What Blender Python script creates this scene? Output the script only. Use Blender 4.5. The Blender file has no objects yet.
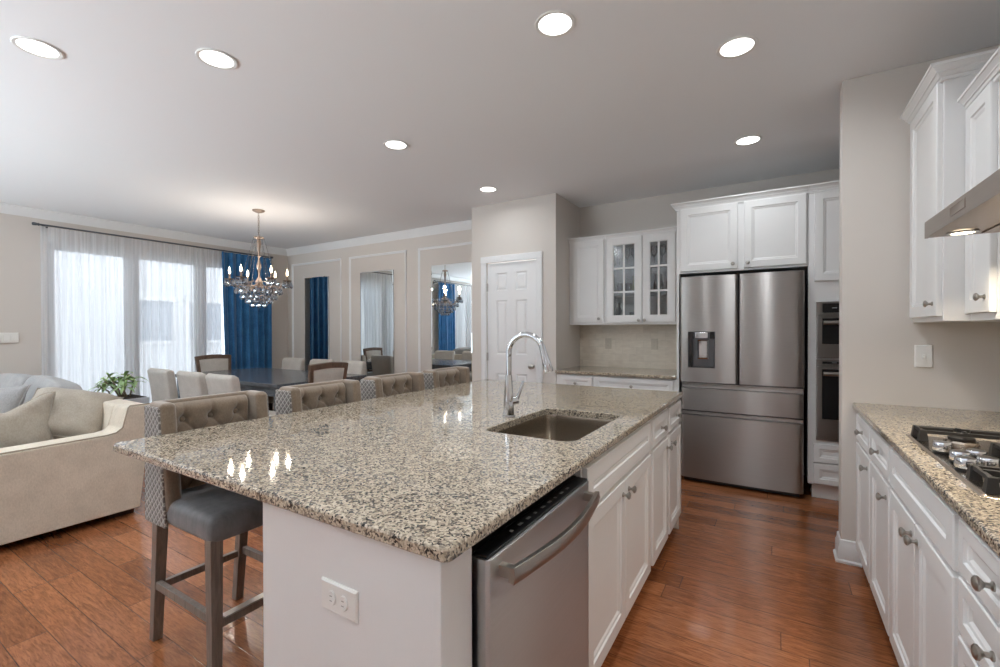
import bpy, bmesh, math, random
from math import sin, cos, pi, radians as R
from mathutils import Vector, Matrix

S = bpy.context.scene
C = S.collection

def srgb(r, g, b):
    f = lambda c: (c / 255) / 12.92 if c / 255 <= 0.04045 else ((c / 255 + 0.055) / 1.055) ** 2.4
    return (f(r), f(g), f(b), 1)

# ------------------------------------------------------------------ camera
cd = bpy.data.cameras.new('camera')
cam = bpy.data.objects.new('camera', cd)
C.objects.link(cam)
TH, PITCH, ROLL, CAMH, FPX = 0.5494, -0.0071, -0.0026, 1.3268, 451.31
Fv = Vector((-sin(TH) * cos(PITCH), cos(TH) * cos(PITCH), sin(PITCH)))
R0 = Vector((cos(TH), sin(TH), 0))
U0 = R0.cross(Fv)
Rv = cos(ROLL) * R0 + sin(ROLL) * U0
Uv = -sin(ROLL) * R0 + cos(ROLL) * U0
cam.matrix_world = Matrix(((Rv.x, Uv.x, -Fv.x, 0), (Rv.y, Uv.y, -Fv.y, 0), (Rv.z, Uv.z, -Fv.z, CAMH), (0, 0, 0, 1)))
cd.sensor_width = 36
cd.lens = FPX * 36 / 1000
cd.clip_start = 0.02
S.camera = cam

# ------------------------------------------------------------------ colour and world
S.view_settings.view_transform = 'Standard'
S.view_settings.look = 'None'
S.view_settings.gamma = 1
S.view_settings.use_curve_mapping = False
S.view_settings.exposure = 0.26
w = bpy.data.worlds.new('sky')
S.world = w
w.use_nodes = True
w.node_tree.nodes['Background'].inputs[0].default_value = (0.86, 0.93, 1.0, 1)
w.node_tree.nodes['Background'].inputs[1].default_value = 3.9
S.cycles.max_bounces = 10
S.cycles.diffuse_bounces = 5
S.cycles.glossy_bounces = 5
S.cycles.transmission_bounces = 6
S.cycles.transparent_max_bounces = 12
S.cycles.sample_clamp_indirect = 6.0
S.cycles.caustics_reflective = False
S.cycles.caustics_refractive = False

def area(name, loc, rot, sx, sy, power, col=(1, 1, 1), portal=False, spread=180):
    l = bpy.data.lights.new(name, 'AREA')
    l.shape = 'RECTANGLE'
    l.size, l.size_y = sx, sy
    l.energy = power
    l.color = col
    l.spread = R(spread)
    l.cycles.is_portal = portal
    o = bpy.data.objects.new(name, l)
    C.objects.link(o)
    o.location = loc
    o.rotation_euler = rot
    return o

# room measures
XL, YM, YP, YB, XP0, XP1 = -7.295, 4.80, 4.275, 4.94, -2.997, -1.939
XR, YW, XW, YK, H = 1.0, 3.21, 0.317, -3.2, 2.74
CT, CB = 0.915, 0.885
# daylight at the dining-room windows (sky portals) and added fill lamps, unseen behind the camera
area('window_daylight', (XL - 0.2, 3.0, 1.3), (R(90), 0, R(-90)), 2.7, 2.4, 1, portal=True)
area('window_daylight', (XL - 0.2, -0.94, 1.3), (R(90), 0, R(-90)), 2.7, 2.4, 1, portal=True)
area('back_wall_fill', (-4.05, YK + 0.07, 1.2), (R(145), 0, 0), 2.3, 2.1, 195, (0.78, 0.91, 1.0), spread=115)  # this and the next two: lamps added to brighten the ceiling
area('back_wall_fill', (-0.35, YK + 0.07, 1.2), (R(150), 0, 0), 1.5, 2.0, 48, (0.78, 0.91, 1.0), spread=110)
area('back_wall_fill', (-6.25, YK + 0.07, 1.2), (R(145), 0, 0), 1.7, 2.1, 125, (0.78, 0.91, 1.0), spread=115)
area('right_wall_fill', (XR - 0.03, -1.3, 1.5), (R(142), 0, R(90)), 1.6, 1.2, 24, (0.78, 0.91, 1.0), spread=120)  # uplight added on the solid right wall; there is no window
LAMP_W, LAMP_COL = 5.8, (0.90, 0.96, 1.0)

# ------------------------------------------------------------------ mesh helpers
class MB:
    def __init__(s):
        s.v = []
        s.f = []
    def add(s, vs, fs, M=None):
        b = len(s.v)
        if M is not None:
            vs = [tuple(M @ Vector(v)) for v in vs]
        s.v += [tuple(v) for v in vs]
        s.f += [tuple(i + b for i in f) for f in fs]
        return s
    def box(s, x0, y0, z0, x1, y1, z1, M=None):
        vs = [(x0, y0, z0), (x1, y0, z0), (x1, y1, z0), (x0, y1, z0), (x0, y0, z1), (x1, y0, z1), (x1, y1, z1), (x0, y1, z1)]
        return s.add(vs, [(0, 3, 2, 1), (4, 5, 6, 7), (0, 1, 5, 4), (1, 2, 6, 5), (2, 3, 7, 6), (3, 0, 4, 7)], M)
    def frustum(s, c0, a0, c1, a1, M=None):
        vs = []
        for (cx, cy, cz), (hx, hy) in ((c0, a0), (c1, a1)):
            vs += [(cx - hx, cy - hy, cz), (cx + hx, cy - hy, cz), (cx + hx, cy + hy, cz), (cx - hx, cy + hy, cz)]
        return s.add(vs, [(0, 3, 2, 1), (4, 5, 6, 7), (0, 1, 5, 4), (1, 2, 6, 5), (2, 3, 7, 6), (3, 0, 4, 7)], M)
    def prism(s, poly, axis, a0, a1, M=None):
        n = len(poly)
        def pt(p, a):
            return {'x': (a, p[0], p[1]), 'y': (p[0], a, p[1]), 'z': (p[0], p[1], a)}[axis]
        vs = [pt(p, a0) for p in poly] + [pt(p, a1) for p in poly]
        fs = [tuple(range(n))[::-1], tuple(range(n, 2 * n))]
        fs += [(i, (i + 1) % n, n + (i + 1) % n, n + i) for i in range(n)]
        return s.add(vs, fs, M)
    def lathe(s, prof, seg=24, M=None, caps=True):
        n = len(prof)
        vs = [(r * cos(2 * pi * k / seg), r * sin(2 * pi * k / seg), z) for r, z in prof for k in range(seg)]
        fs = []
        for i in range(n - 1):
            for k in range(seg):
                a, b = i * seg + k, i * seg + (k + 1) % seg
                fs.append((a, b, b + seg, a + seg))
        if caps:
            fs.append(tuple(range(seg))[::-1])
            fs.append(tuple(range((n - 1) * seg, n * seg)))
        return s.add(vs, fs, M)
    def tube(s, pts, rad, seg=10, M=None, closed=False):
        pts = [Vector(p) for p in pts]
        n = len(pts)
        rs = rad if isinstance(rad, (list, tuple)) else [rad] * n
        vs = []
        prev = None
        for i, p in enumerate(pts):
            if closed:
                t = pts[(i + 1) % n] - pts[i - 1]
            else:
                t = pts[min(i + 1, n - 1)] - pts[max(i - 1, 0)]
            t.normalize()
            if prev is None:
                a = Vector((0, 0, 1)) if abs(t.z) < 0.9 else Vector((1, 0, 0))
                nx = t.cross(a).normalized()
            else:
                nx = (prev - t * prev.dot(t)).normalized()
            prev = nx
            ny = t.cross(nx)
            vs += [tuple(p + rs[i] * (cos(2 * pi * k / seg) * nx + sin(2 * pi * k / seg) * ny)) for k in range(seg)]
        fs = []
        for i in range(n if closed else n - 1):
            j = (i + 1) % n
            for k in range(seg):
                k2 = (k + 1) % seg
                fs.append((i * seg + k, i * seg + k2, j * seg + k2, j * seg + k))
        if not closed:
            fs.append(tuple(range(seg))[::-1])
            fs.append(tuple(range((n - 1) * seg, n * seg)))
        return s.add(vs, fs, M)
    def grid(s, fn, nu, nv, M=None, wrapu=False):
        vs = [tuple(fn(i / (nu if wrapu else nu - 1), j / (nv - 1))) for j in range(nv) for i in range(nu)]
        fs = []
        for j in range(nv - 1):
            for i in range(nu if wrapu else nu - 1):
                i2 = (i + 1) % nu
                fs.append((j * nu + i, j * nu + i2, (j + 1) * nu + i2, (j + 1) * nu + i))
        return s.add(vs, fs, M)
    def rings(s, w, h, rr, cap=True, M=None):
        """concentric rectangles (inset, n): local u right = x, v up = z, n outward = -y"""
        vs = []
        for ins, n in rr:
            vs += [(ins, -n, ins), (w - ins, -n, ins), (w - ins, -n, h - ins), (ins, -n, h - ins)]
        fs = []
        for i in range(len(rr) - 1):
            for k in range(4):
                a, b = i * 4 + k, i * 4 + (k + 1) % 4
                fs.append((a, b, b + 4, a + 4))
        if cap:
            q = (len(rr) - 1) * 4
            fs.append((q, q + 1, q + 2, q + 3))
        return s.add(vs, fs, M)
    def sweep(s, path, prof, closed=False, M=None):
        """path of (x,y); prof of (out, z): out is to the RIGHT of the path direction; mitred corners"""
        n = len(path)
        P = [Vector(p) for p in path]
        vs = []
        for i in range(n):
            def nrm(a, b):
                d = (b - a).normalized()
                return Vector((d.y, -d.x))
            if closed or 0 < i < n - 1:
                n1, n2 = nrm(P[i - 1], P[i]), nrm(P[i], P[(i + 1) % n])
                m = (n1 + n2) / (1 + n1.dot(n2))
            elif i == 0:
                m = nrm(P[0], P[1])
            else:
                m = nrm(P[-2], P[-1])
            vs += [(P[i].x + m.x * o, P[i].y + m.y * o, z) for o, z in prof]
        k = len(prof)
        fs = []
        for i in range(n if closed else n - 1):
            j = (i + 1) % n
            for q in range(k):
                q2 = (q + 1) % k
                fs.append((i * k + q, i * k + q2, j * k + q2, j * k + q))
        if not closed:
            fs.append(tuple(range(k)))
            fs.append(tuple(range((n - 1) * k, n * k))[::-1])
        return s.add(vs, fs, M)
    def build(s, name, mat, parent=None, bevel=0, seg=2, subsurf=0, angle=38, flat=False, kind=None, label=None, loc=None):
        me = bpy.data.meshes.new(name)
        me.from_pydata(s.v, [], s.f)
        bm = bmesh.new()
        bm.from_mesh(me)
        bmesh.ops.recalc_face_normals(bm, faces=bm.faces)
        bm.to_mesh(me)
        bm.free()
        me.materials.append(mat)
        o = bpy.data.objects.new(name, me)
        C.objects.link(o)
        if not flat:
            me.polygons.foreach_set('use_smooth', [True] * len(me.polygons))
            if not subsurf:
                me.set_sharp_from_angle(angle=R(angle))
        if bevel:
            m = o.modifiers.new('bevel', 'BEVEL')
            m.width, m.segments, m.limit_method, m.angle_limit = bevel, seg, 'ANGLE', R(30)
            m.harden_normals = True
        if subsurf:
            m = o.modifiers.new('subdivision', 'SUBSURF')
            m.levels = m.render_levels = subsurf
        if parent:
            o.parent = parent
        if kind:
            o['kind'] = kind
        if label:
            o['label'] = label
        if loc:
            o.location = loc
        return o

def tag(o, label, cat, group=None):
    o['label'] = label
    o['category'] = cat
    if group:
        o['group'] = group
    return o

def thing(name, label, cat, loc=(0, 0, 0), rotz=0, group=None):
    o = bpy.data.objects.new(name, None)
    o.empty_display_size = 0.1
    C.objects.link(o)
    o.location = loc
    o.rotation_euler = (0, 0, rotz)
    return tag(o, label, cat, group)

def dup(root, loc, rotz=None, label=None):
    def cp(o, parent):
        c = o.copy()
        C.objects.link(c)
        c.parent = parent
        for ch in list(o.children):
            cp(ch, c)
        return c
    r = cp(root, None)
    r.location = loc
    if rotz is not None:
        r.rotation_euler = (0, 0, rotz)
    if label:
        r['label'] = label
    return r

def T(x, y, z):
    return Matrix.Translation((x, y, z))
def RX(a):
    return Matrix.Rotation(a, 4, 'X')
def RY(a):
    return Matrix.Rotation(a, 4, 'Y')
def RZ(a):
    return Matrix.Rotation(a, 4, 'Z')

def rrect(x0, y0, x1, y1, r, seg=6):
    pts = []
    rs = r if isinstance(r, (list, tuple)) else [r] * 4
    for (cx, cy, a0), rr in zip(((x1 - rs[0], y1 - rs[0], 0), (x0 + rs[1], y1 - rs[1], 90), (x0 + rs[2], y0 + rs[2], 180), (x1 - rs[3], y0 + rs[3], 270)), rs):
        for k in range(seg + 1):
            a = R(a0 + 90 * k / seg)
            pts.append((cx + rr * cos(a), cy + rr * sin(a)))
    return pts

# ------------------------------------------------------------------ materials
class NT:
    def __init__(s, name):
        s.m = bpy.data.materials.new(name)
        s.m.use_nodes = True
        s.t = s.m.node_tree
        s.b = s.t.nodes['Principled BSDF']
        s.out = s.t.nodes['Material Output']
    def n(s, ty, **kw):
        nd = s.t.nodes.new(ty)
        for k, v in kw.items():
            setattr(nd, k, v)
        return nd
    def link(s, a, b):
        s.t.links.new(a, b)
    def set(s, **kw):
        for k, v in kw.items():
            s.b.inputs[k.replace('_', ' ')].default_value = v
        return s
    def math(s, op, a, b=None, c=None):
        nd = s.n('ShaderNodeMath', operation=op)
        for i, x in enumerate((a, b, c)):
            if x is None:
                continue
            if hasattr(x, 'is_linked'):
                s.link(x, nd.inputs[i])
            else:
                nd.inputs[i].default_value = x
        return nd.outputs[0]
    def mix(s, fac, a, b, blend='MIX'):
        nd = s.n('ShaderNodeMix', data_type='RGBA', blend_type=blend)
        for idx, x in ((0, fac), (6, a), (7, b)):
            if hasattr(x, 'is_linked'):
                s.link(x, nd.inputs[idx])
            else:
                nd.inputs[idx].default_value = x
        return nd.outputs[2]
    def ramp(s, fac, stops, interp='LINEAR'):
        nd = s.n('ShaderNodeValToRGB')
        nd.color_ramp.interpolation = interp
        e = nd.color_ramp.elements
        while len(e) < len(stops):
            e.new(0.5)
        for el, (p, c) in zip(e, stops):
            el.position = p
            el.color = c
        s.link(fac, nd.inputs[0])
        return nd.outputs[0]
    def pos(s, world=True):
        if world:
            return s.n('ShaderNodeNewGeometry').outputs['Position']
        return s.n('ShaderNodeTexCoord').outputs['Object']
    def scale(s, vec, sc, rot=(0, 0, 0), loc=(0, 0, 0)):
        nd = s.n('ShaderNodeMapping')
        nd.inputs['Scale'].default_value = sc
        nd.inputs['Rotation'].default_value = rot
        nd.inputs['Location'].default_value = loc
        s.link(vec, nd.inputs[0])
        return nd.outputs[0]
    def noise(s, vec, sc, detail=3, rough=0.5, dist=0):
        nd = s.n('ShaderNodeTexNoise')
        nd.inputs['Scale'].default_value = sc
        nd.inputs['Detail'].default_value = detail
        nd.inputs['Roughness'].default_value = rough
        nd.inputs['Distortion'].default_value = dist
        s.link(vec, nd.inputs['Vector'])
        return nd
    def bump(s, h, strength=0.3, dist=0.01):
        nd = s.n('ShaderNodeBump')
        nd.inputs['Strength'].default_value = strength
        nd.inputs['Distance'].default_value = dist
        s.link(h, nd.inputs['Height'])
        s.link(nd.outputs[0], s.b.inputs['Normal'])

def plain(name, col, rough=0.5, metal=0, spec=0.5, coat=0, bump=0, bscale=200, world=False):
    t = NT(name)
    t.set(Base_Color=col, Roughness=rough, Metallic=metal, Specular_IOR_Level=spec, Coat_Weight=coat)
    p = t.pos(world)
    nz = t.noise(p, bscale if bump else 6, 3)
    if bump:
        t.bump(nz.outputs[0], bump, 0.002)
    else:
        t.link(t.mix(nz.outputs[0], tuple(c * 0.97 for c in col[:3]) + (1,), tuple(min(1, c * 1.02) for c in col[:3]) + (1,)), t.b.inputs['Base Color'])
    return t.m

def emit(name, col, strength):
    t = NT(name)
    t.set(Base_Color=(0.8, 0.8, 0.8, 1), Emission_Color=col, Emission_Strength=strength)
    return t.m

M = {}
M['wall'] = plain('wall_paint', srgb(208, 201, 194), 0.75, bump=0.05, bscale=350, world=True)
M['ceiling'] = plain('ceiling_paint', srgb(238, 238, 239), 0.9, spec=0.2, bump=0.04, bscale=300, world=True)
M['trim'] = plain('trim_paint', srgb(228, 228, 228), 0.4)
M['cab'] = plain('cabinet_paint', srgb(229, 228, 227), 0.38)
M['nickel'] = plain('brushed_nickel', srgb(176, 172, 166), 0.28, 1)
M['chrome'] = plain('polished_chrome', srgb(215, 218, 222), 0.06, 1)
M['black'] = plain('black_plastic', srgb(16, 16, 18), 0.35)
M['iron'] = plain('cast_iron', srgb(34, 31, 29), 0.55, bump=0.2, bscale=300)
M['darkglass'] = plain('dark_glass', srgb(20, 20, 22), 0.06, spec=0.6)
M['gasket'] = plain('dark_gap', srgb(22, 18, 17), 0.6)
M['plate'] = plain('white_plastic', srgb(232, 230, 226), 0.35)
M['beige'] = plain('beige_plastic', srgb(200, 191, 176), 0.4)
M['espresso'] = plain('espresso_wood', srgb(46, 33, 28), 0.4)
M['bulb'] = emit('warm_bulb', (1.0, 0.76, 0.48, 1), 12)
M['lens'] = emit('lamp_lens', (1.0, 0.98, 0.95, 1), 4)
M['hoodlens'] = emit('hood_lens', (1.0, 0.88, 0.66, 1), 8)
M['bronze'] = plain('antique_bronze', srgb(140, 124, 112), 0.45, 0.45)
M['rod'] = plain('dark_rod', srgb(96, 98, 104), 0.4, 0.8)
M['mirror'] = plain('mirror_glass', srgb(236, 240, 240), 0.01, 1)
M['leaf'] = plain('leaf_green', srgb(164, 190, 134), 0.5)
M['stem'] = plain('plant_stem', srgb(122, 106, 84), 0.7)
M['soil'] = plain('potting_soil', srgb(56, 44, 36), 0.9)
M['pot'] = plain('white_ceramic', srgb(214, 220, 226), 0.35)

def stainless(name, tangent, grain, col=srgb(168, 164, 161), rough=0.28, an=0.97):
    t = NT(name)
    t.set(Base_Color=col, Metallic=1, Roughness=rough, Anisotropic=an)
    c = t.n('ShaderNodeCombineXYZ')
    for i in range(3):
        c.inputs[i].default_value = tangent[i]
    t.link(c.outputs[0], t.b.inputs['Tangent'])
    sc = tuple(3 if grain[i] else 260 for i in range(3))
    nz = t.noise(t.scale(t.pos(), sc), 1, 2)
    t.link(t.mix(nz.outputs[0], tuple(k * 0.9 for k in col[:3]) + (1,), col), t.b.inputs['Base Color'])
    return t.m
M['steel_x'] = stainless('stainless_steel_front', (0, 0, 1), (1, 0, 0))
M['steel_y'] = stainless('stainless_steel_side', (0, 0, 1), (0, 1, 0), srgb(206, 206, 207), 0.36)
M['steel_sink'] = stainless('stainless_sink', (0, 0, 1), (0, 1, 0), srgb(178, 168, 156), 0.24, 0.0)
M['steel_hood'] = stainless('stainless_hood', (0, 0, 1), (0, 1, 0), srgb(172, 160, 150), 0.42, 0.0)
M['cooktop'] = stainless('stainless_cooktop', (1, 0, 0), (0, 1, 0), srgb(190, 178, 164), 0.22, 0.4)

def granite():
    t = NT('speckled_granite')
    p = t.pos()
    dn = t.noise(p, 55, 4)
    v = t.n('ShaderNodeVectorMath', operation='MULTIPLY_ADD')
    t.link(dn.outputs['Color'], v.inputs[0])
    v.inputs[1].default_value = (0.014, 0.014, 0.014)
    t.link(p, v.inputs[2])
    vo = t.n('ShaderNodeTexVoronoi')
    vo.inputs['Scale'].default_value = 200
    t.link(v.outputs[0], vo.inputs['Vector'])
    sp = t.n('ShaderNodeSeparateColor')
    t.link(vo.outputs['Color'], sp.inputs[0])
    cl = t.noise(p, 26, 3)
    f = t.math('ADD', t.math('MULTIPLY', sp.outputs[0], 0.72), t.math('MULTIPLY', cl.outputs[0], 0.42))
    col = t.ramp(f, [(0.0, srgb(201, 187, 166)), (0.34, srgb(186, 172, 152)), (0.52, srgb(163, 150, 132)), (0.66, srgb(128, 116, 103)), (0.77, srgb(92, 85, 79)), (0.86, srgb(50, 47, 46))], 'CONSTANT')
    t.link(col, t.b.inputs['Base Color'])
    t.set(Roughness=0.05, Specular_IOR_Level=0.75)
    return t.m
M['granite'] = granite()

def floor_wood():
    t = NT('oak_plank_floor')
    p = t.pos()
    s = t.n('ShaderNodeSeparateXYZ')
    t.link(p, s.inputs[0])
    W, L = 0.1285, 1.1
    yy = t.math('DIVIDE', t.math('ADD', s.outputs[1], 20.04), W)
    row = t.math('FLOOR', yy)
    wn = t.n('ShaderNodeTexWhiteNoise', noise_dimensions='1D')
    t.link(row, wn.inputs['W'])
    xx = t.math('DIVIDE', t.math('ADD', s.outputs[0], t.math('MULTIPLY_ADD', wn.outputs[0], 3.0, 30)), L)
    colm = t.math('FLOOR', xx)
    cv = t.n('ShaderNodeCombineXYZ')
    t.link(row, cv.inputs[0])
    t.link(colm, cv.inputs[1])
    w2 = t.n('ShaderNodeTexWhiteNoise', noise_dimensions='2D')
    t.link(cv.outputs[0], w2.inputs['Vector'])
    # grain, offset per plank
    off = t.n('ShaderNodeVectorMath', operation='MULTIPLY_ADD')
    t.link(w2.outputs['Color'], off.inputs[0])
    off.inputs[1].default_value = (7, 7, 7)
    t.link(p, off.inputs[2])
    g1 = t.noise(t.scale(off.outputs[0], (4.5, 30, 3)), 1.0, 6, 0.62, 2.2)
    g2 = t.noise(t.scale(off.outputs[0], (16.0, 150, 5)), 1.0, 4, 0.65, 0.8)
    tone = t.math('ADD', t.math('MULTIPLY', g1.outputs[0], 0.75), t.math('MULTIPLY', w2.outputs[0], 0.30))
    base = t.ramp(tone, [(0.22, srgb(88, 52, 32)), (0.45, srgb(139, 85, 53)), (0.62, srgb(164, 104, 67)), (0.85, srgb(189, 126, 86))])
    pores = t.ramp(g2.outputs[0], [(0.36, (0.42, 0.37, 0.34, 1)), (0.54, (1, 1, 1, 1))])
    col = t.mix(0.62, base, pores, 'MULTIPLY')
    fy = t.math('FRACT', yy)
    fx = t.math('FRACT', xx)
    gy = t.math('MULTIPLY', t.math('MINIMUM', fy, t.math('SUBTRACT', 1.0, fy)), W)
    gx = t.math('MULTIPLY', t.math('MINIMUM', fx, t.math('SUBTRACT', 1.0, fx)), L)
    gap = t.math('MINIMUM', t.math('DIVIDE', t.math('MINIMUM', gy, gx), 0.0026), 1.0)
    gc = t.n('ShaderNodeCombineColor')
    for i in range(3):
        t.link(gap, gc.inputs[i])
    col = t.mix(0.85, col, gc.outputs[0], 'MULTIPLY')
    t.link(col, t.b.inputs['Base Color'])
    t.link(t.math('MULTIPLY_ADD', g2.outputs[0], 0.10, 0.13), t.b.inputs['Roughness'])
    hb = t.math('MINIMUM', t.math('DIVIDE', t.math('MINIMUM', gy, gx), 0.004), 1.0)
    t.bump(t.math('ADD', hb, t.math('MULTIPLY', g1.outputs[0], 0.25)), 0.35, 0.0012)
    t.set(Specular_IOR_Level=0.5)
    return t.m
M['floor'] = floor_wood()

def tiles():
    t = NT('travertine_tile')
    p = t.pos()
    sx = t.n('ShaderNodeSeparateXYZ')
    t.link(p, sx.inputs[0])
    cx = t.n('ShaderNodeCombineXYZ')
    t.link(sx.outputs[0], cx.inputs[0])
    t.link(sx.outputs[2], cx.inputs[1])
    b = t.n('ShaderNodeTexBrick')
    b.inputs['Scale'].default_value = 1
    b.inputs['Brick Width'].default_value = 0.152
    b.inputs['Row Height'].default_value = 0.076
    b.inputs['Mortar Size'].default_value = 0.0015
    b.inputs['Color1'].default_value = srgb(226, 217, 202)
    b.inputs['Color2'].default_value = srgb(208, 198, 183)
    b.inputs['Mortar'].default_value = srgb(200, 192, 180)
    t.link(cx.outputs[0], b.inputs['Vector'])
    nz = t.noise(t.scale(p, (14, 14, 30)), 1, 4)
    t.link(t.mix(0.35, b.outputs[0], t.ramp(nz.outputs[0], [(0.3, srgb(200, 189, 173)), (0.7, srgb(236, 228, 214))])), t.b.inputs['Base Color'])
    t.set(Roughness=0.4)
    return t.m
M['tile'] = tiles()

def fabric(name, c0, c1, sc=260, bump=0.35, sheen=0.3, world=False, rough=0.9):
    t = NT(name)
    p = t.pos(world)
    a = t.noise(t.scale(p, (sc, sc, sc * 0.5)), 1, 3, 0.7)
    b = t.noise(p, 9, 3)
    f = t.math('ADD', t.math('MULTIPLY', a.outputs[0], 0.6), t.math('MULTIPLY', b.outputs[0], 0.4))
    t.link(t.ramp(f, [(0.35, c0), (0.65, c1)]), t.b.inputs['Base Color'])
    t.set(Roughness=rough, Sheen_Weight=sheen, Specular_IOR_Level=0.2)
    t.bump(a.outputs[0], bump, 0.002)
    return t.m
M['taupe'] = fabric('taupe_velvet', srgb(118, 102, 86), srgb(140, 123, 105), 200, 0.15, 0.6)
M['seat'] = fabric('charcoal_leatherette', srgb(106, 107, 110), srgb(132, 132, 133), 30, 0.15, 0.15, rough=0.5)
M['sofa'] = fabric('beige_linen', srgb(196, 185, 168), srgb(220, 209, 192), 120, 0.4, 0.2)
M['pillow'] = fabric('stone_linen', srgb(152, 142, 129), srgb(174, 164, 150), 130, 0.4, 0.2)
M['cushion'] = fabric('grey_linen', srgb(144, 143, 143), srgb(166, 164, 162), 130, 0.4, 0.2)
M['piping'] = fabric('piping_cord', srgb(160, 148, 131), srgb(176, 164, 147), 200, 0.2, 0.1)
M['chair'] = fabric('oatmeal_linen', srgb(182, 176, 168), srgb(204, 198, 190), 180, 0.3, 0.2)
M['blue'] = fabric('blue_velvet', srgb(36, 88, 134), srgb(60, 120, 170), 90, 0.1, 0.5)

def quilt():
    t = NT('quilted_grey_fabric')
    p = t.pos(False)
    s = t.n('ShaderNodeSeparateXYZ')
    t.link(p, s.inputs[0])
    h = t.math('ADD', s.outputs[0], s.outputs[1])
    d1 = t.math('FRACT', t.math('DIVIDE', t.math('ADD', h, s.outputs[2]), 0.032))
    d2 = t.math('FRACT', t.math('DIVIDE', t.math('SUBTRACT', h, s.outputs[2]), 0.032))
    e1 = t.math('ABSOLUTE', t.math('SUBTRACT', d1, 0.5))
    e2 = t.math('ABSOLUTE', t.math('SUBTRACT', d2, 0.5))
    e = t.math('MAXIMUM', e1, e2)
    t.link(t.ramp(e, [(0.36, srgb(112, 106, 101)), (0.44, srgb(168, 163, 156)), (0.5, srgb(182, 177, 170))]), t.b.inputs['Base Color'])
    t.bump(t.math('SUBTRACT', 0.5, e), 0.5, 0.02)
    t.set(Roughness=0.8, Sheen_Weight=0.3)
    return t.m
M['quilt'] = quilt()

def wood(name, c0, c1, sc=(30, 30, 3), rough=0.5):
    t = NT(name)
    p = t.pos(False)
    a = t.noise(t.scale(p, sc), 1, 5, 0.65, 0.8)
    t.link(t.ramp(a.outputs[0], [(0.3, c0), (0.7, c1)]), t.b.inputs['Base Color'])
    t.set(Roughness=rough)
    t.bump(a.outputs[0], 0.15, 0.003)
    return t.m
M['legwood'] = wood('weathered_grey_wood', srgb(102, 89, 80), srgb(142, 128, 117), (60, 60, 6))
M['framewood'] = wood('walnut_frame_wood', srgb(78, 58, 46), srgb(116, 92, 76), (40, 40, 8))
M['tablewood'] = wood('dark_table_wood', srgb(66, 70, 78), srgb(108, 112, 118), (5, 60, 30), 0.2)

def sheer():
    t = NT('sheer_voile')
    p = t.pos(False)
    tr = t.n('ShaderNodeBsdfTransparent')
    tl = t.n('ShaderNodeBsdfTranslucent')
    df = t.n('ShaderNodeBsdfDiffuse')
    tl.inputs[0].default_value = (0.93, 0.94, 0.96, 1)
    df.inputs[0].default_value = (0.86, 0.87, 0.89, 1)
    m1, m2 = t.n('ShaderNodeMixShader'), t.n('ShaderNodeMixShader')
    m1.inputs[0].default_value = 0.25
    t.link(tl.outputs[0], m1.inputs[1])
    t.link(df.outputs[0], m1.inputs[2])
    nz = t.noise(t.scale(p, (1, 60, 0.6)), 1, 3)
    t.link(t.ramp(nz.outputs[0], [(0.35, (0.66, 0.66, 0.66, 1)), (0.65, (0.84, 0.84, 0.84, 1))]), m2.inputs[0])
    t.link(tr.outputs[0], m2.inputs[1])
    t.link(m1.outputs[0], m2.inputs[2])
    t.link(m2.outputs[0], t.out.inputs[0])
    return t.m
M['sheer'] = sheer()

def glass(name, col=(1, 1, 1, 1), rough=0.0, fac=0.12):
    t = NT(name)
    tr = t.n('ShaderNodeBsdfTransparent')
    gl = t.n('ShaderNodeBsdfGlossy')
    tr.inputs[0].default_value = col
    gl.inputs['Roughness'].default_value = rough
    fr = t.n('ShaderNodeFresnel')
    fr.inputs[0].default_value = 1.5
    m = t.n('ShaderNodeMixShader')
    t.link(t.math('MINIMUM', t.math('ADD', fr.outputs[0], fac), 1.0), m.inputs[0])
    t.link(tr.outputs[0], m.inputs[1])
    t.link(gl.outputs[0], m.inputs[2])
    t.link(m.outputs[0], t.out.inputs[0])
    return t.m
M['pane'] = glass('clear_pane', fac=0.0)
M['seedy'] = glass('seeded_cabinet_glass', (0.66, 0.68, 0.69, 1), 0.12, 0.06)
M['tumbler'] = glass('drinking_glass', (0.93, 0.95, 0.96, 1), 0.02, 0.08)
M['crystal'] = glass('smoky_crystal', (0.80, 0.87, 0.95, 1), 0.02, 0.30)

def siding():
    t = NT('white_siding')
    s = t.n('ShaderNodeSeparateXYZ')
    t.link(t.pos(), s.inputs[0])
    f = t.math('FRACT', t.math('DIVIDE', s.outputs[2], 0.16))
    t.link(t.ramp(f, [(0.0, srgb(176, 178, 182)), (0.10, srgb(216, 218, 221))]), t.b.inputs['Base Color'])
    t.set(Roughness=0.7)
    return t.m
M['siding'] = siding()
M['paving'] = plain('pale_paving', srgb(186, 187, 186), 0.9, world=True)

# ------------------------------------------------------------------ room shell
def struct(name, mb, mat, **kw):
    return mb.build(name, mat, kind='structure', **kw)

struct('floor', MB().box(XL - 0.15, YK - 0.1, -0.12, XR + 0.15, 5.1, 0), M['floor'])
struct('ceiling', MB().box(XL - 0.15, YK - 0.1, H, XR + 0.15, 5.1, H + 0.12), M['ceiling'])

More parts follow.
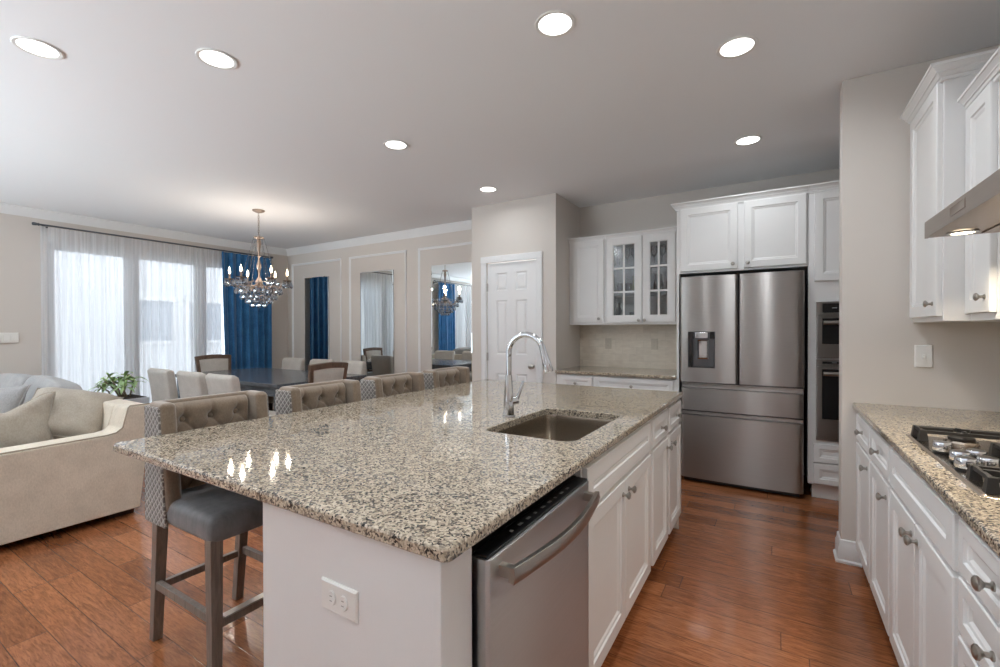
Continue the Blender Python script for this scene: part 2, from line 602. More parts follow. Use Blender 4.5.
def wall_with_holes(axis, c0, c1, a0, a1, holes):
    """slab across axis with rectangular openings (b0,b1,z0,z1), sorted along the wall"""
    mb = MB()
    def bx(p0, p1, z0, z1):
        if p1 - p0 < 1e-4 or z1 - z0 < 1e-4:
            return
        if axis == 'x':
            mb.box(c0, p0, z0, c1, p1, z1)
        else:
            mb.box(p0, c0, z0, p1, c1, z1)
    cur = a0
    for b0, b1, z0, z1 in holes:
        bx(cur, b0, 0, H)
        bx(b0, b1, 0, z0)
        bx(b0, b1, z1, H)
        cur = b1
    bx(cur, a1, 0, H)
    return mb
WIN1 = (1.74, 4.26, 0.12, 2.38)
WIN2 = (-2.20, 0.32, 0.12, 2.38)
struct('wall_left', wall_with_holes('x', XL - 0.14, XL, YK, 5.1, [WIN2, WIN1]), M['wall'])
struct('wall_dining', MB().box(XL, YM, 0, XP0 + 0.02, YM + 0.14, H), M['wall'])
DX0, DX1, DZ = -2.785, -2.168, 2.075
struct('wall_pantry', wall_with_holes('y', YP, YP + 0.12, XP0, XP1, [(DX0 - 0.012, DX1 + 0.012, 0, DZ + 0.012)])
       .box(XP0, YP + 0.12, 0, XP0 + 0.1, 5.05, H).box(XP1 - 0.1, YP + 0.12, 0, XP1, 5.05, H), M['wall'])
struct('wall_kitchen', MB().box(XP1 - 0.05, YB, 0, XR + 0.1, YB + 0.14, H), M['wall'])
struct('wall_wing', MB().box(XW, YW, 0, XR + 0.05, YW + 0.12, H), M['wall'], bevel=0.006)
struct('wall_right', MB().box(XR, YK, 0, XR + 0.14, 5.1, H), M['wall'])
struct('wall_back', MB().box(XL - 0.1, YK - 0.14, 0, XR + 0.1, YK, H), M['wall'])

# crown moulding of the living and dining room; baseboards
cr = [(0.0, H - 0.105), (0.006, H - 0.105), (0.012, H - 0.09), (0.045, H - 0.045), (0.058, H - 0.02), (0.068, H - 0.016), (0.068, H - 0.001), (0.0, H - 0.001)]
struct('trim_1', MB().sweep([(XL, YK), (XL, YM), (XP0, YM)], cr), M['trim'])
bb = [(0.0, 0.001), (0.016, 0.001), (0.016, 0.10), (0.011, 0.115), (0.008, 0.13), (0.0, 0.135)]
struct('baseboard_left', MB().sweep([(XL, YK), (XL, 5.0)], bb), M['trim'])
struct('baseboard_dining', MB().sweep([(XL + 0.02, YM), (XP0, YM)], bb), M['trim'])
struct('baseboard_pantry', MB().sweep([(XP0, YM - 0.02), (XP0, YP), (DX0 - 0.09, YP)], bb).sweep([(DX1 + 0.09, YP), (XP1, YP)], bb), M['trim'])
struct('baseboard_wing', MB().sweep([(XW, YW + 0.12), (XW, YW), (0.41, YW)], [(0.0, 0.001), (0.026, 0.001), (0.026, 0.012), (0.016, 0.02), (0.016, 0.085), (0.010, 0.10), (0.008, 0.125), (0.0, 0.13)]), M['trim'])
# picture-frame mouldings on the dining wall
fr = [(0, 0.0), (0, 0.012), (0.008, 0.02), (0.016, 0.013), (0.026, 0.010), (0.032, 0.004), (0.032, 0.0)]
for k, (a, b) in enumerate(((-7.155, -5.885), (-5.695, -4.495), (-4.275, -3.06))):
    struct('trim_%d' % (k + 2), MB().rings(b - a, 2.475 - 0.30, fr, cap=False, M=T(a, YM, 0.30)), M['trim'])

# windows of the left wall
def window(name, w):
    y0, y1, z0, z1 = w
    x = XL - 0.07
    root = MB()
    yc = [y0 + (y1 - y0) * k / 3 for k in range(4)]
    root.box(x - 0.05, y0, z0, x + 0.05, y0 + 0.05, z1).box(x - 0.05, y1 - 0.05, z0, x + 0.05, y1, z1)
    root.box(x - 0.05, y0, z0, x + 0.05, y1, z0 + 0.05).box(x - 0.05, y0, z1 - 0.05, x + 0.05, y1, z1)
    for q in yc[1:3]:
        root.box(x - 0.045, q - 0.05, z0, x + 0.045, q + 0.05, z1)
    o = struct(name, root, M['trim'], bevel=0.004)
    for k in range(3):
        a, b = yc[k] + (0.05 if k else 0.05), yc[k + 1] - 0.05
        MB().rings(b - a, z1 - z0 - 0.10, [(0, -0.02), (0, 0.02), (0.03, 0.02), (0.03, -0.02)], cap=False, M=T(x, a, z0 + 0.05) @ RZ(R(90))).build('sash', M['trim'], o)
        MB().box(x - 0.004, a + 0.03, z0 + 0.08, x + 0.004, b - 0.03, z1 - 0.08).build('pane', M['pane'], o)
    for q0, q1 in ((y0 - 0.05, y0), (y1, y1 + 0.05)):
        MB().box(XL, q0, z0 - 0.0, XL + 0.018, q1, z1 + 0.05).build('casing', M['trim'], o, bevel=0.004)
    MB().box(XL, y0, z1, XL + 0.018, y1, z1 + 0.05).build('casing', M['trim'], o, bevel=0.004)
window('window_1', WIN1)
window('window_2', WIN2)
# invented frames round the fill lamps on the solid back wall (seen only in reflections)
for k, (a, b) in enumerate(((-7.15, -5.35), (-5.25, -2.85), (-1.15, 0.45))):
    mb = MB()
    n = 2 if k == 0 else 3
    for q in range(n + 1):
        xx = a + (b - a) * q / n
        mb.box(max(a, xx - 0.05), YK, 0.05, min(b, xx + 0.05), YK + 0.06, 2.25)
    mb.box(a, YK, 0.05, b, YK + 0.06, 0.15).box(a, YK, 2.17, b, YK + 0.06, 2.25)
    struct('window_%d' % (k + 3), mb, M['trim'])

# neighbouring house and paving seen through the sheers
struct('ground', MB().box(-30, -14, -0.5, XL - 0.3, 16, -0.3), M['paving'])
nh = thing('house', 'white sided neighbouring house faintly visible through the sheer curtains', 'house', (-13.0, 0, -0.3))
MB().box(-6, -9, 0, 0, 11, 6.0).build('siding_wall', M['siding'], nh)
MB().prism([(-6.4, 5.95), (0.4, 5.95), (-3, 8.2)], 'y', -9.3, 11.3).build('roof', plain('roof_shingle', srgb(120, 118, 118), 0.9), nh)
M['hwin'] = plain('house_window_glass', srgb(150, 158, 168), 0.3)
for yy, z0 in ((2.3, 1.3), (5.0, 1.3), (6.15, 1.3), (-0.5, 1.3), (-2.4, 1.3), (2.1, 4.0), (5.5, 4.0), (-2.4, 4.0)):
    f = MB().rings(0.95, 1.15, [(0, 0), (0, 0.05), (0.08, 0.05), (0.08, 0.01)], cap=False, M=T(0, yy - 0.47, z0) @ RZ(R(90))).build('window', M['trim'], nh)
    MB().box(0, yy - 0.40, z0 + 0.07, 0.012, yy + 0.41, z0 + 1.08).build('pane', M['hwin'], f)

# pantry door with casing
casing = [(0, 0), (0, 0.010), (0.012, 0.016), (0.055, 0.02), (0.062, 0.012), (0.07, 0.008), (0.07, 0)]
cw = 0.07
cas = MB()
for a in (DX0 - 0.008 - cw, DX1 + 0.008):
    cas.prism([(a, 0.0), (a + cw, 0.0), (a + cw, -0.016), (a + cw - 0.01, -0.02), (a + 0.01, -0.02), (a, -0.014)], 'z', 0.001, DZ + 0.008, T(0, YP, 0))
cas.box(DX0 - 0.008 - cw, YP - 0.02, DZ + 0.008, DX1 + 0.008 + cw, YP, DZ + 0.008 + cw)
struct('trim_5', cas, M['trim'], bevel=0.004)
def six_panel(w, h):
    """stiles and rails proud of six bevelled panels, front at y=0"""
    mb = MB()
    st, mid = 0.115, 0.105
    pw = (w - 2 * st - mid) / 2
    rows = [(0.24, 0.62), (0.84 + 0.21, 0.595), (h - 0.12 - 0.195, 0.195)]
    rows = [(0.22, 0.62), (1.05, 0.60), (1.755, 0.20)]
    xs = [0, st, st + pw, st + pw + mid, w - st, w]
    zs = [0]
    for z, hh in rows:
        zs += [z, z + hh]
    zs.append(h)
    for i in range(5):
        for j in range(len(zs) - 1):
            hole = i in (1, 3) and j in (1, 3, 5)
            if hole:
                mb.rings(xs[i + 1] - xs[i], zs[j + 1] - zs[j], [(0, 0), (0.010, -0.008), (0.018, -0.009), (0.034, -0.002), (0.036, -0.002)], M=T(xs[i], 0, zs[j]))
            else:
                mb.add([(xs[i], 0, zs[j]), (xs[i + 1], 0, zs[j]), (xs[i + 1], 0, zs[j + 1]), (xs[i], 0, zs[j + 1])], [(0, 1, 2, 3)])
    mb.rings(w, h, [(0, -0.035), (0, 0)], cap=False)
    mb.add([(0, 0.035, 0), (w, 0.035, 0), (w, 0.035, h), (0, 0.035, h)], [(3, 2, 1, 0)])
    return mb
door = six_panel(DX1 - DX0, DZ - 0.01).build('door_1', M['trim'], kind='structure', flat=True, loc=(DX0, YP + 0.012, 0.01))
kn = MB().lathe([(0.028, 0), (0.028, 0.006), (0.012, 0.010), (0.010, 0.03), (0.022, 0.038), (0.027, 0.048), (0.024, 0.058), (0.010, 0.062)], 20, RX(R(90)))
kn.build('door_knob', M['nickel'], door, loc=(0.565, 0, 0.93))
for z in (0.25, 1.02, 1.80):
    MB().box(-0.010, -0.016, z - 0.045, 0.006, 0.0, z + 0.045).build('hinge', M['nickel'], door)

# ------------------------------------------------------------------ recessed ceiling lights
def recessed(x, y, label, power=1.0):
    t = thing('recessed_light', label, 'ceiling light', (x, y, H), 0, 'recessed ceiling lights')
    MB().lathe([(0.072, -0.001), (0.092, -0.001), (0.094, -0.004), (0.090, -0.008), (0.076, -0.006)], 32, caps=False).build('trim_ring', M['plate'], t)
    MB().lathe([(0.0755, -0.004), (0.0755, -0.0025), (0.01, -0.002)], 32, caps=True).build('lens', M['lens'], t)
    l = bpy.data.lights.new('downlight', 'AREA')
    l.shape = 'DISK'
    l.size = 0.13
    l.energy = LAMP_W * power
    l.color = LAMP_COL
    l.spread = R(170)
    o = bpy.data.objects.new('downlight', l)
    C.objects.link(o)
    o.parent = t
    o.location = (0, 0, -0.014)
    return t
recessed(-3.136, 0.725, 'recessed ceiling light in the top left corner of the picture, above the sofa end')
recessed(-2.476, 1.24, 'recessed ceiling light above the nearest counter stool')
recessed(-0.872, 1.917, 'recessed ceiling light directly above the sink and faucet')
recessed(-0.17, 2.549, 'recessed ceiling light over the aisle between island and cooktop')
recessed(-0.182, 3.844, 'recessed ceiling light just in front of the refrigerator', 0.55)
recessed(-2.466, 2.521, 'recessed ceiling light above the two farther counter stools')
recessed(-2.461, 3.797, 'recessed ceiling light in front of the pantry door', 0.45)
for x, y, lb in ((-0.18, 1.26, 'recessed ceiling light out of view over the near end of the aisle'), (-0.18, -0.02, 'recessed ceiling light directly over the camera'), 
                 (-4.9, -1.0, 'recessed ceiling light added out of view behind the sofa front'), (-6.2, -1.0, 'recessed ceiling light added out of view near the hidden living room window'), (-4.9, 0.30, 'recessed ceiling light added out of view above the sofa middle'), (-6.2, 0.30, 'recessed ceiling light added out of view above the far sofa end'),  # four unseen living-room lamps, added to brighten sofa and dining wall
                 ):
    recessed(x, y, lb, 0.2 if y < -1.5 else 0.8)

# ------------------------------------------------------------------ cabinets
FR = [(0, 0.0005), (0, 0.017), (0.003, 0.02)]
def front_rings(rail):
    return FR + [(rail, 0.02), (rail + 0.004, 0.014), (rail + 0.012, 0.013), (rail + 0.020, 0.008)]

def knob(parent, x, z, y=-0.02):
    mb = MB().lathe([(0.010, 0.0), (0.010, 0.003), (0.006, 0.006), (0.0055, 0.014), (0.010, 0.018), (0.0155, 0.023), (0.0155, 0.027), (0.011, 0.031), (0.004, 0.0325)], 18, T(x, y, z) @ RX(R(90)))
    return mb.build('knob', M['nickel'], parent)

def crown_of(parent, pts, z, p=0.045, h=0.055):
    prof = [(-0.002, z - 0.004), (0.012, z - 0.004), (0.012, z + h * 0.16), (0.018, z + h * 0.18), (p * 0.48, z + h * 0.38), (p * 0.60, z + h * 0.42), (p * 0.60, z + h * 0.50), (p * 0.90, z + h * 0.78), (p, z + h * 0.80), (p, z + h), (-0.01, z + h)]
    return MB().sweep(pts, prof).build('crown_moulding', M['cab'], parent, flat=True)

def cabinet(name, label, cat, x, y, rot, w, d, z0, z1, fronts, toe=0, group=None, hollow=False, opentop=False):
    """local frame: x along the width, front face at y=0, depth towards +y"""
    t = thing(name, label, cat, (x, y, 0), rot, group)
    mb = MB()
    if opentop:
        k = 0.018
        side = [(0, z1), (d, z1), (d, 0.001), (0.075, 0.001), (0.075, toe), (0, toe)]
        mb.prism(side, 'x', 0, k).prism(side, 'x', w - k, w).box(k, 0, toe, w - k, 0.02, z1).box(k, 0.02, toe, w - k, d, toe + k).box(k, d - k, toe + k, w - k, d, z1).box(k, 0.075, 0.001, w - k, 0.09, toe)
    elif toe:
        mb.prism([(0, z1), (d, z1), (d, 0.001), (0.075, 0.001), (0.075, toe), (0, toe)], 'x', 0, w)
    elif hollow:
        k = 0.018
        mb.box(0, 0.0, z0, k, d, z1).box(w - k, 0, z0, w, d, z1).box(k, 0, z0, w - k, d, z0 + k).box(k, 0, z1 - k, w - k, d, z1).box(k, d - k, z0 + k, w - k, d, z1 - k)
    else:
        mb.box(0, 0, z0, w, d, z1)
    mb.build('carcass', M['cab'], t, bevel=0.002)
    for f in fronts:
        kind, a, b, q0, q1 = f[:5]
        knobs = f[5:]
        rail = 0.055 if kind != 'drawer' else min(0.04, (q1 - q0) * 0.26)
        if kind == 'glass_door':
            W, Hh = b - a, q1 - q0
            rail = 0.07
            mb = MB().rings(W, Hh, FR + [(rail, 0.02), (rail + 0.006, 0.014), (rail + 0.006, 0.0005)], cap=False, M=T(a, 0, q0))
            r2 = rail
            mb.box(a + W / 2 - 0.009, -0.016, q0 + r2, a + W / 2 + 0.009, -0.004, q1 - r2)
            for i in (1, 2):
                zz = q0 + r2 + (Hh - 2 * r2) * i / 3
                mb.box(a + r2, -0.0155, zz - 0.009, b - r2, -0.0045, zz + 0.009)
            o = mb.build('door', M['cab'], t, flat=True)
            MB().box(a + rail - 0.004, -0.0075, q0 + rail - 0.004, b - rail + 0.004, -0.0045, q1 - rail + 0.004).build('pane', M['seedy'], o)
        else:
            o = MB().rings(b - a, q1 - q0, front_rings(rail), M=T(a, 0, q0)).build({'door': 'door', 'drawer': 'drawer', 'false': 'drawer_front'}[kind], M['cab'], t, flat=True)
        for kx, kz in knobs:
            knob(o, kx, kz)
    return t

TOP, DRB, DRT, DOT, DOB = 0.884, 0.725, 0.866, 0.708, 0.12
# --- island, fronts facing +X (rot 90): local x -> +Y
IX = -0.553
RI = R(90)
cabinet('sink_base_cabinet', 'white two-door island cabinet under the sink, beside the dishwasher', 'cabinet', IX, 1.415, RI, 0.92, 0.60, 0, TOP,
        [('false', 0.012, 0.895, DRB, DRT), ('door', 0.012, 0.451, DOB, DOT, (0.412, 0.655)), ('door', 0.457, 0.895, DOB, DOT, (0.496, 0.655))], toe=0.11, opentop=True, group='island base cabinets')
cabinet('base_cabinet', 'white island cabinet with one drawer over one door, next to the sink cabinet', 'cabinet', IX, 2.335, RI, 0.425, 0.60, 0, TOP,
        [('drawer', 0.030, 0.400, DRB, DRT, (0.215, 0.795)), ('door', 0.030, 0.400, DOB, DOT, (0.360, 0.655))], toe=0.11, group='island base cabinets')
cabinet('base_cabinet', 'white island cabinet with drawer and door at the island end facing the refrigerator', 'cabinet', IX, 2.760, RI, 0.410, 0.60, 0, TOP,
        [('drawer', 0.022, 0.392, DRB, DRT, (0.207, 0.795)), ('door', 0.022, 0.392, DOB, DOT, (0.060, 0.655))], toe=0.11, group='island base cabinets')
# island carcass panels (near end panel with corner post, back panel, far panel)
ip = thing('island_end_panel', 'plain white panel closing the near end of the island, with a double outlet', 'panel', (0, 0, 0))
MB().box(-1.150, 0.682, 0.001, -0.575, 0.70, TOP).build('end_panel', M['cab'], ip, bevel=0.001)
MB().box(-0.575, 0.680, 0.001, -0.552, 0.786, TOP).build('corner_post', M['cab'], ip, bevel=0.003)
MB().box(-1.170, 0.7005, 0.001, -1.152, 3.1695, TOP).build('back_panel', M['cab'], ip, bevel=0.001)
MB().box(-1.150, 3.1715, 0.001, -0.553, 3.182, TOP).build('end_panel', M['cab'], ip, bevel=0.001)

# --- dishwasher
dw = thing('dishwasher', 'stainless steel dishwasher with arched bar handle, built into the island near corner', 'dishwasher', (0, 0, 0))
MB().box(-1.15, 0.800, 0.10, -0.562, 1.396, 0.846).build('tub', M['black'], dw)
MB().box(-0.62, 0.797, 0.008, -0.60, 1.400, 0.10).build('kick_plate', M['black'], dw)
dd = MB()
dd.prism([(-0.562, 0.797), (-0.526, 0.797), (-0.518, 0.803), (-0.516, 0.815), (-0.5145, 1.1), (-0.516, 1.382), (-0.518, 1.394), (-0.526, 1.400), (-0.562, 1.400)], 'z', 0.115, 0.838)
dd.build('door', M['steel_y'], dw, bevel=0.002)
MB().box(-0.561, 0.801, 0.8375, -0.522, 1.396, 0.845).build('control_strip', M['black'], dw, bevel=0.002)
M['iconw'] = plain('icon_print', srgb(150, 150, 152), 0.5)
M['slot'] = plain('outlet_slot', srgb(150, 145, 138), 0.6)
for k in range(9):
    yk = 0.93 + k * 0.042
    MB().box(-0.546, yk, 0.845, -0.538, yk + (0.018 if k % 3 else 0.010), 0.8456).build('icon', M['iconw'], dw)
hp = []
n = 18
for i in range(n + 1):
    q = i / n
    yy = 0.828 + 0.540 * q
    xx = -0.478 + 0.030 * sin(pi * q)
    hp.append((xx, yy))
hm = MB()
vs, fs = [], []
for (xx, yy) in hp:
    vs += [(xx - 0.010, yy, 0.787), (xx + 0.004, yy, 0.785), (xx + 0.007, yy, 0.803), (xx + 0.004, yy, 0.821), (xx - 0.010, yy, 0.819)]
for i in range(n):
    for k in range(5):
        fs.append((i * 5 + k, i * 5 + (k + 1) % 5, i * 5 + 5 + (k + 1) % 5, i * 5 + 5 + k))
fs += [(0, 1, 2, 3, 4), tuple(n * 5 + k for k in (4, 3, 2, 1, 0))]
hm.add(vs, fs)
hm.box(-0.5165, 0.834, 0.790, -0.483, 0.852, 0.816).box(-0.5165, 1.344, 0.790, -0.483, 1.362, 0.816)
hm.build('handle', M['nickel'], dw, bevel=0.0015)

# --- countertops
def slab(name, outer, z0, z1, hole=None, eb=0.007):
    """outer(inset) -> loop of points; hole(grow) -> loop"""
    bm = bmesh.new()
    def loop(pts, z):
        return [bm.verts.new((x, y, z)) for x, y in pts]
    def bridge(a, b):
        n = len(a)
        for i in range(n):
            bm.faces.new((a[i], a[(i + 1) % n], b[(i + 1) % n], b[i]))
    ot = loop(outer(eb), z1)
    o1 = loop(outer(eb * 0.3), z1 - eb * 0.3)
    o2 = loop(outer(0), z1 - eb)
    o3 = loop(outer(0), z0 + eb * 0.6)
    ob = loop(outer(eb * 0.6), z0)
    for a, b in ((ot, o1), (o1, o2), (o2, o3), (o3, ob)):
        bridge(a, b)
    tops, bots = [ot], [ob]
    if hole:
        ht = loop(hole(0.003), z1)
        h1 = loop(hole(0), z1 - 0.003)
        hb = loop(hole(0), z0)
        bridge(ht, h1)
        bridge(h1, hb)
        tops.append(ht)
        bots.append(hb)
    bm.edges.ensure_lookup_table()
    for ls in (tops, bots):
        es = []
        for l in ls:
            for i in range(len(l)):
                e = bm.edges.get((l[i], l[(i + 1) % len(l)]))
                es.append(e)
        bmesh.ops.triangle_fill(bm, use_beauty=True, use_dissolve=False, edges=es)
    bmesh.ops.recalc_face_normals(bm, faces=bm.faces)
    me = bpy.data.meshes.new(name)
    bm.to_mesh(me)
    bm.free()
    me.materials.append(M['granite'])
    me.polygons.foreach_set('use_smooth', [True] * len(me.polygons))
    me.set_sharp_from_angle(angle=R(8))
    o = bpy.data.objects.new(name, me)
    C.objects.link(o)
    return o
IX0, IX1, IY0, IY1 = -2.0893, -0.5248, 0.6667, 3.185
SX0, SX1, SY0, SY1 = -1.035, -0.636, 1.545, 2.17
tag(slab('island_countertop', lambda i: rrect(IX0 + i, IY0 + i, IX1 - i, IY1 - i, 0.022 - i * 0.9), CB, CT,
         lambda g: rrect(SX0 - g, SY0 - g, SX1 + g, SY1 + g, 0.055 + g)), 'speckled beige and black granite countertop covering the kitchen island', 'countertop')
tag(slab('countertop', lambda i: rrect(0.367 + i, -0.2 + i, XR - 0.001, YW - 0.001, 0.006 - i * 0.9), CB, CT), 'granite countertop along the right wall, holding the gas cooktop', 'countertop')
tag(slab('countertop', lambda i: rrect(XP1 + 0.002, 4.238 + i, -0.762, YB - 0.001, 0.006 - i * 0.9), CB, CT), 'short granite countertop in the back niche below the glass-door cabinet', 'countertop')

# --- sink
sk = thing('sink', 'undermount stainless steel sink set in the granite island', 'sink', (0, 0, 0))
sm = MB()
lv = [(-0.028, 0.003, 0.884), (0.003, 0.003, 0.8835), (0.001, 0.001, 0.872), (0.0, 0.0, 0.84), (-0.006, -0.006, 0.72), (-0.016, -0.016, 0.70), (-0.045, -0.045, 0.692)]
n0 = None
rows = []
for k, (g, _, z) in enumerate(lv):
    gg = 0.02 if k == 0 else g
    rows.append([(x, y, z) for x, y in rrect(SX0 - gg, SY0 - gg, SX1 + gg, SY1 + gg, max(0.03, 0.055 + gg))])
nn = len(rows[0])
vs = [p for r in rows for p in r]
fs = [(i * nn + k, i * nn + (k + 1) % nn, (i + 1) * nn + (k + 1) % nn, (i + 1) * nn + k) for i in range(len(rows) - 1) for k in range(nn)]
fs.append(tuple(range((len(rows) - 1) * nn, len(rows) * nn)))
so = sm.add(vs, fs).build('bowl', M['steel_sink'], sk)
m = so.modifiers.new('thickness', 'SOLIDIFY')
m.thickness = 0.0015
MB().lathe([(0.055, 0), (0.057, 0.003), (0.045, 0.004), (0.030, 0.001)], 24, T(-0.84, 1.85, 0.6925)).build('drain', M['chrome'], sk)

# --- faucet
fc = thing('faucet', 'tall chrome gooseneck pull-down faucet standing behind the sink', 'faucet', (-1.083, 1.847, CT))
MB().lathe([(0.031, 0.0), (0.031, 0.006), (0.026, 0.012), (0.0255, 0.06), (0.022, 0.11), (0.0175, 0.17), (0.0155, 0.20)], 28).build('body', M['chrome'], fc)
pts = [(0, 0, 0.19), (0, 0, 0.24), (0, 0, 0.285)]
Rr = 0.092
for k in range(1, 13):
    a = pi - (pi * 0.86) * k / 12
    pts.append((Rr + Rr * cos(a), 0, 0.300 + Rr * sin(a)))
MB().tube(pts, 0.0135, 16).build('spout', M['chrome'], fc)
e = Vector(pts[-1])
d = (e - Vector(pts[-2])).normalized()
d = Vector((0.30, 0, -1)).normalized()
hp = [e - d * 0.006, e + d * 0.012, e + d * 0.03, e + d * 0.075, e + d * 0.115, e + d * 0.122]
MB().tube(hp, [0.0140, 0.0150, 0.0155, 0.0195, 0.0225, 0.0200], 20).build('spray_head', M['chrome'], fc)
ha = RZ(R(38))
MB().tube([(0.012, 0, 0.072), (0.045, 0, 0.078)], [0.019, 0.018], 16, ha).build('handle_hub', M['chrome'], fc)
MB().tube([(0.040, 0, 0.085), (0.050, 0, 0.11), (0.062, 0, 0.145), (0.070, 0, 0.170)], [0.009, 0.0075, 0.0075, 0.006], 12, ha).build('lever', M['chrome'], fc)

# --- outlets and switch plates
def outlet(name, label, cat, loc, rotz, horiz=True, kind='outlet', group=None, plate=None):
    plate = plate or M['plate']
    t = thing(name, label, cat, loc, rotz, group)
    w, h = (0.122, 0.070) if horiz else (0.072, 0.118)
    MB().rings(w, h, [(0, 0.0), (0, 0.003), (0.004, 0.0065)], M=T(-w / 2, 0, -h / 2)).build('cover_plate', plate, t, flat=True)
    if kind == 'outlet':
        for s in (-1, 1):
            c = (s * 0.020, 0) if horiz else (0, s * 0.020)
            MB().lathe([(0.0165, 0.0), (0.0165, 0.003), (0.0155, 0.004)], 24, T(c[0], -0.006, c[1]) @ RX(R(90)) @ Matrix.Diagonal((0.82 if horiz else 1, 0.82 if not horiz else 1, 1, 1))).build('socket', plate, t)
            sl = MB()
            for q in (-0.0055, 0.0055):
                if horiz:
                    sl.box(c[0] - 0.004, -0.0105, c[1] + q - 0.0009, c[0] + 0.004, -0.0099, c[1] + q + 0.0009)
                else:
                    sl.box(c[0] + q - 0.0009, -0.0105, c[1] - 0.004, c[0] + q + 0.0009, -0.0099, c[1] + 0.004)
            sl.build('slot', M['slot'], t)
    else:
        MB().box(-0.006, -0.016, -0.012, 0.006, -0.004, 0.012).build('toggle', M['plate'], t, bevel=0.002)
    return t
outlet('power_outlet', 'white horizontal double outlet on the island end panel', 'outlet', (-0.846, 0.682, 0.716), 0)
outlet('power_outlet', 'left beige outlet on the tile backsplash of the back niche', 'outlet', (-1.60, YB - 0.008, 1.177), 0, False, group='backsplash outlets', plate=M['beige'])
outlet('power_outlet', 'right beige outlet on the tile backsplash, nearer the refrigerator', 'outlet', (-1.10, YB - 0.008, 1.175), 0, False, group='backsplash outlets', plate=M['beige'])
outlet('light_switch', 'white light switch plate on the wall above the right counter', 'light switch', (0.665, YW, 1.183), 0, False, 'switch')
th = thing('wall_plate', 'pale grey rectangular wall plate left of the sheer curtains', 'wall plate', (XL, 1.405, 1.255), R(90))
MB().rings(0.20, 0.115, [(0, 0), (0, 0.012), (0.004, 0.016)], M=T(-0.10, 0, -0.055)).build('cover_plate', M['plate'], th, flat=True)
for k in range(3):
    MB().box(-0.075 + k * 0.056, -0.021, -0.032, -0.040 + k * 0.056, -0.014, 0.034).build('rocker', M['plate'], th, bevel=0.002)

# --- right run, fronts facing -X (rot -90): local x -> -Y
RX0 = 0.396
RRt = R(-90)
def rightcab(label, y1, w, fronts, name='base_cabinet'):
    return cabinet(name, label, 'cabinet', RX0, y1, RRt, w, 0.60, 0, TOP, fronts, toe=0.11, group='right wall base cabinets')
rightcab('white drawer-and-door base cabinet at the far end of the right counter', YW - 0.005, 0.485,
         [('drawer', 0.065, 0.472, DRB, DRT, (0.275, 0.798)), ('door', 0.065, 0.472, DOB, DOT, (0.42, 0.652))])
rightcab('white base cabinet with drawer and door left of the cooktop cabinet', 2.72, 0.43,
         [('drawer', 0.012, 0.418, DRB, DRT, (0.215, 0.798)), ('door', 0.012, 0.418, DOB, DOT, (0.375, 0.652))])
rightcab('white cabinet under the cooktop with two doors and a wide false drawer front', 2.29, 0.765,
         [('false', 0.014, 0.745, DRB, DRT), ('door', 0.014, 0.377, DOB, DOT, (0.345, 0.662)), ('door', 0.382, 0.745, DOB, DOT, (0.414, 0.662))], 'cooktop_cabinet')
rightcab('white stack of drawers right of the cooktop cabinet, at the right edge of the picture', 1.525, 0.46,
         [('drawer', 0.018, 0.442, 0.742, 0.870, (0.23, 0.806)), ('drawer', 0.018, 0.442, 0.598, 0.730, (0.23, 0.664)), ('drawer', 0.018, 0.442, 0.366, 0.586, (0.23, 0.476)), ('drawer', 0.018, 0.442, 0.12, 0.354, (0.23, 0.237))], 'drawer_cabinet')
rightcab('white two-door base cabinet nearest the camera on the right wall', 1.06, 0.90,
         [('drawer', 0.018, 0.882, DRB, DRT, (0.45, 0.798)), ('door', 0.018, 0.447, DOB, DOT, (0.40, 0.655)), ('door', 0.453, 0.882, DOB, DOT, (0.50, 0.655))])

# upper cabinets on the right
u1 = cabinet('wall_cabinet', 'tall deep white wall cabinet in the corner beside the range hood', 'cabinet', 0.622, YW - 0.002, RRt, 0.515, 0.376, 1.362, 2.43,
             [('door', 0.028, 0.497, 1.385, 2.415, (0.445, 1.442))])
crown_of(u1, [(0.0, 0.0), (0.515, 0.0), (0.515, 0.376)], 2.412, 0.055, 0.06)
u2 = cabinet('wall_cabinet', 'lower white wall cabinet with one door, partly behind the range hood', 'cabinet', 0.707, 2.692, RRt, 0.385, 0.29, 1.362, 2.285,
             [('door', 0.004, 0.270, 1.392, 2.262, (0.225, 1.452))])
crown_of(u2, [(0.0, 0.0), (0.385, 0.0)], 2.258)
u3 = cabinet('wall_cabinet', 'white wall cabinet above the range hood at the right edge', 'cabinet', 0.707, 2.306, RRt, 0.77, 0.29, 1.745, 2.285,
             [('door', 0.02, 0.382, 1.77, 2.262, (0.35, 1.82)), ('door', 0.388, 0.75, 1.77, 2.262, (0.42, 1.82))])
crown_of(u3, [(0.0, 0.0), (0.77, 0.0)], 2.258)

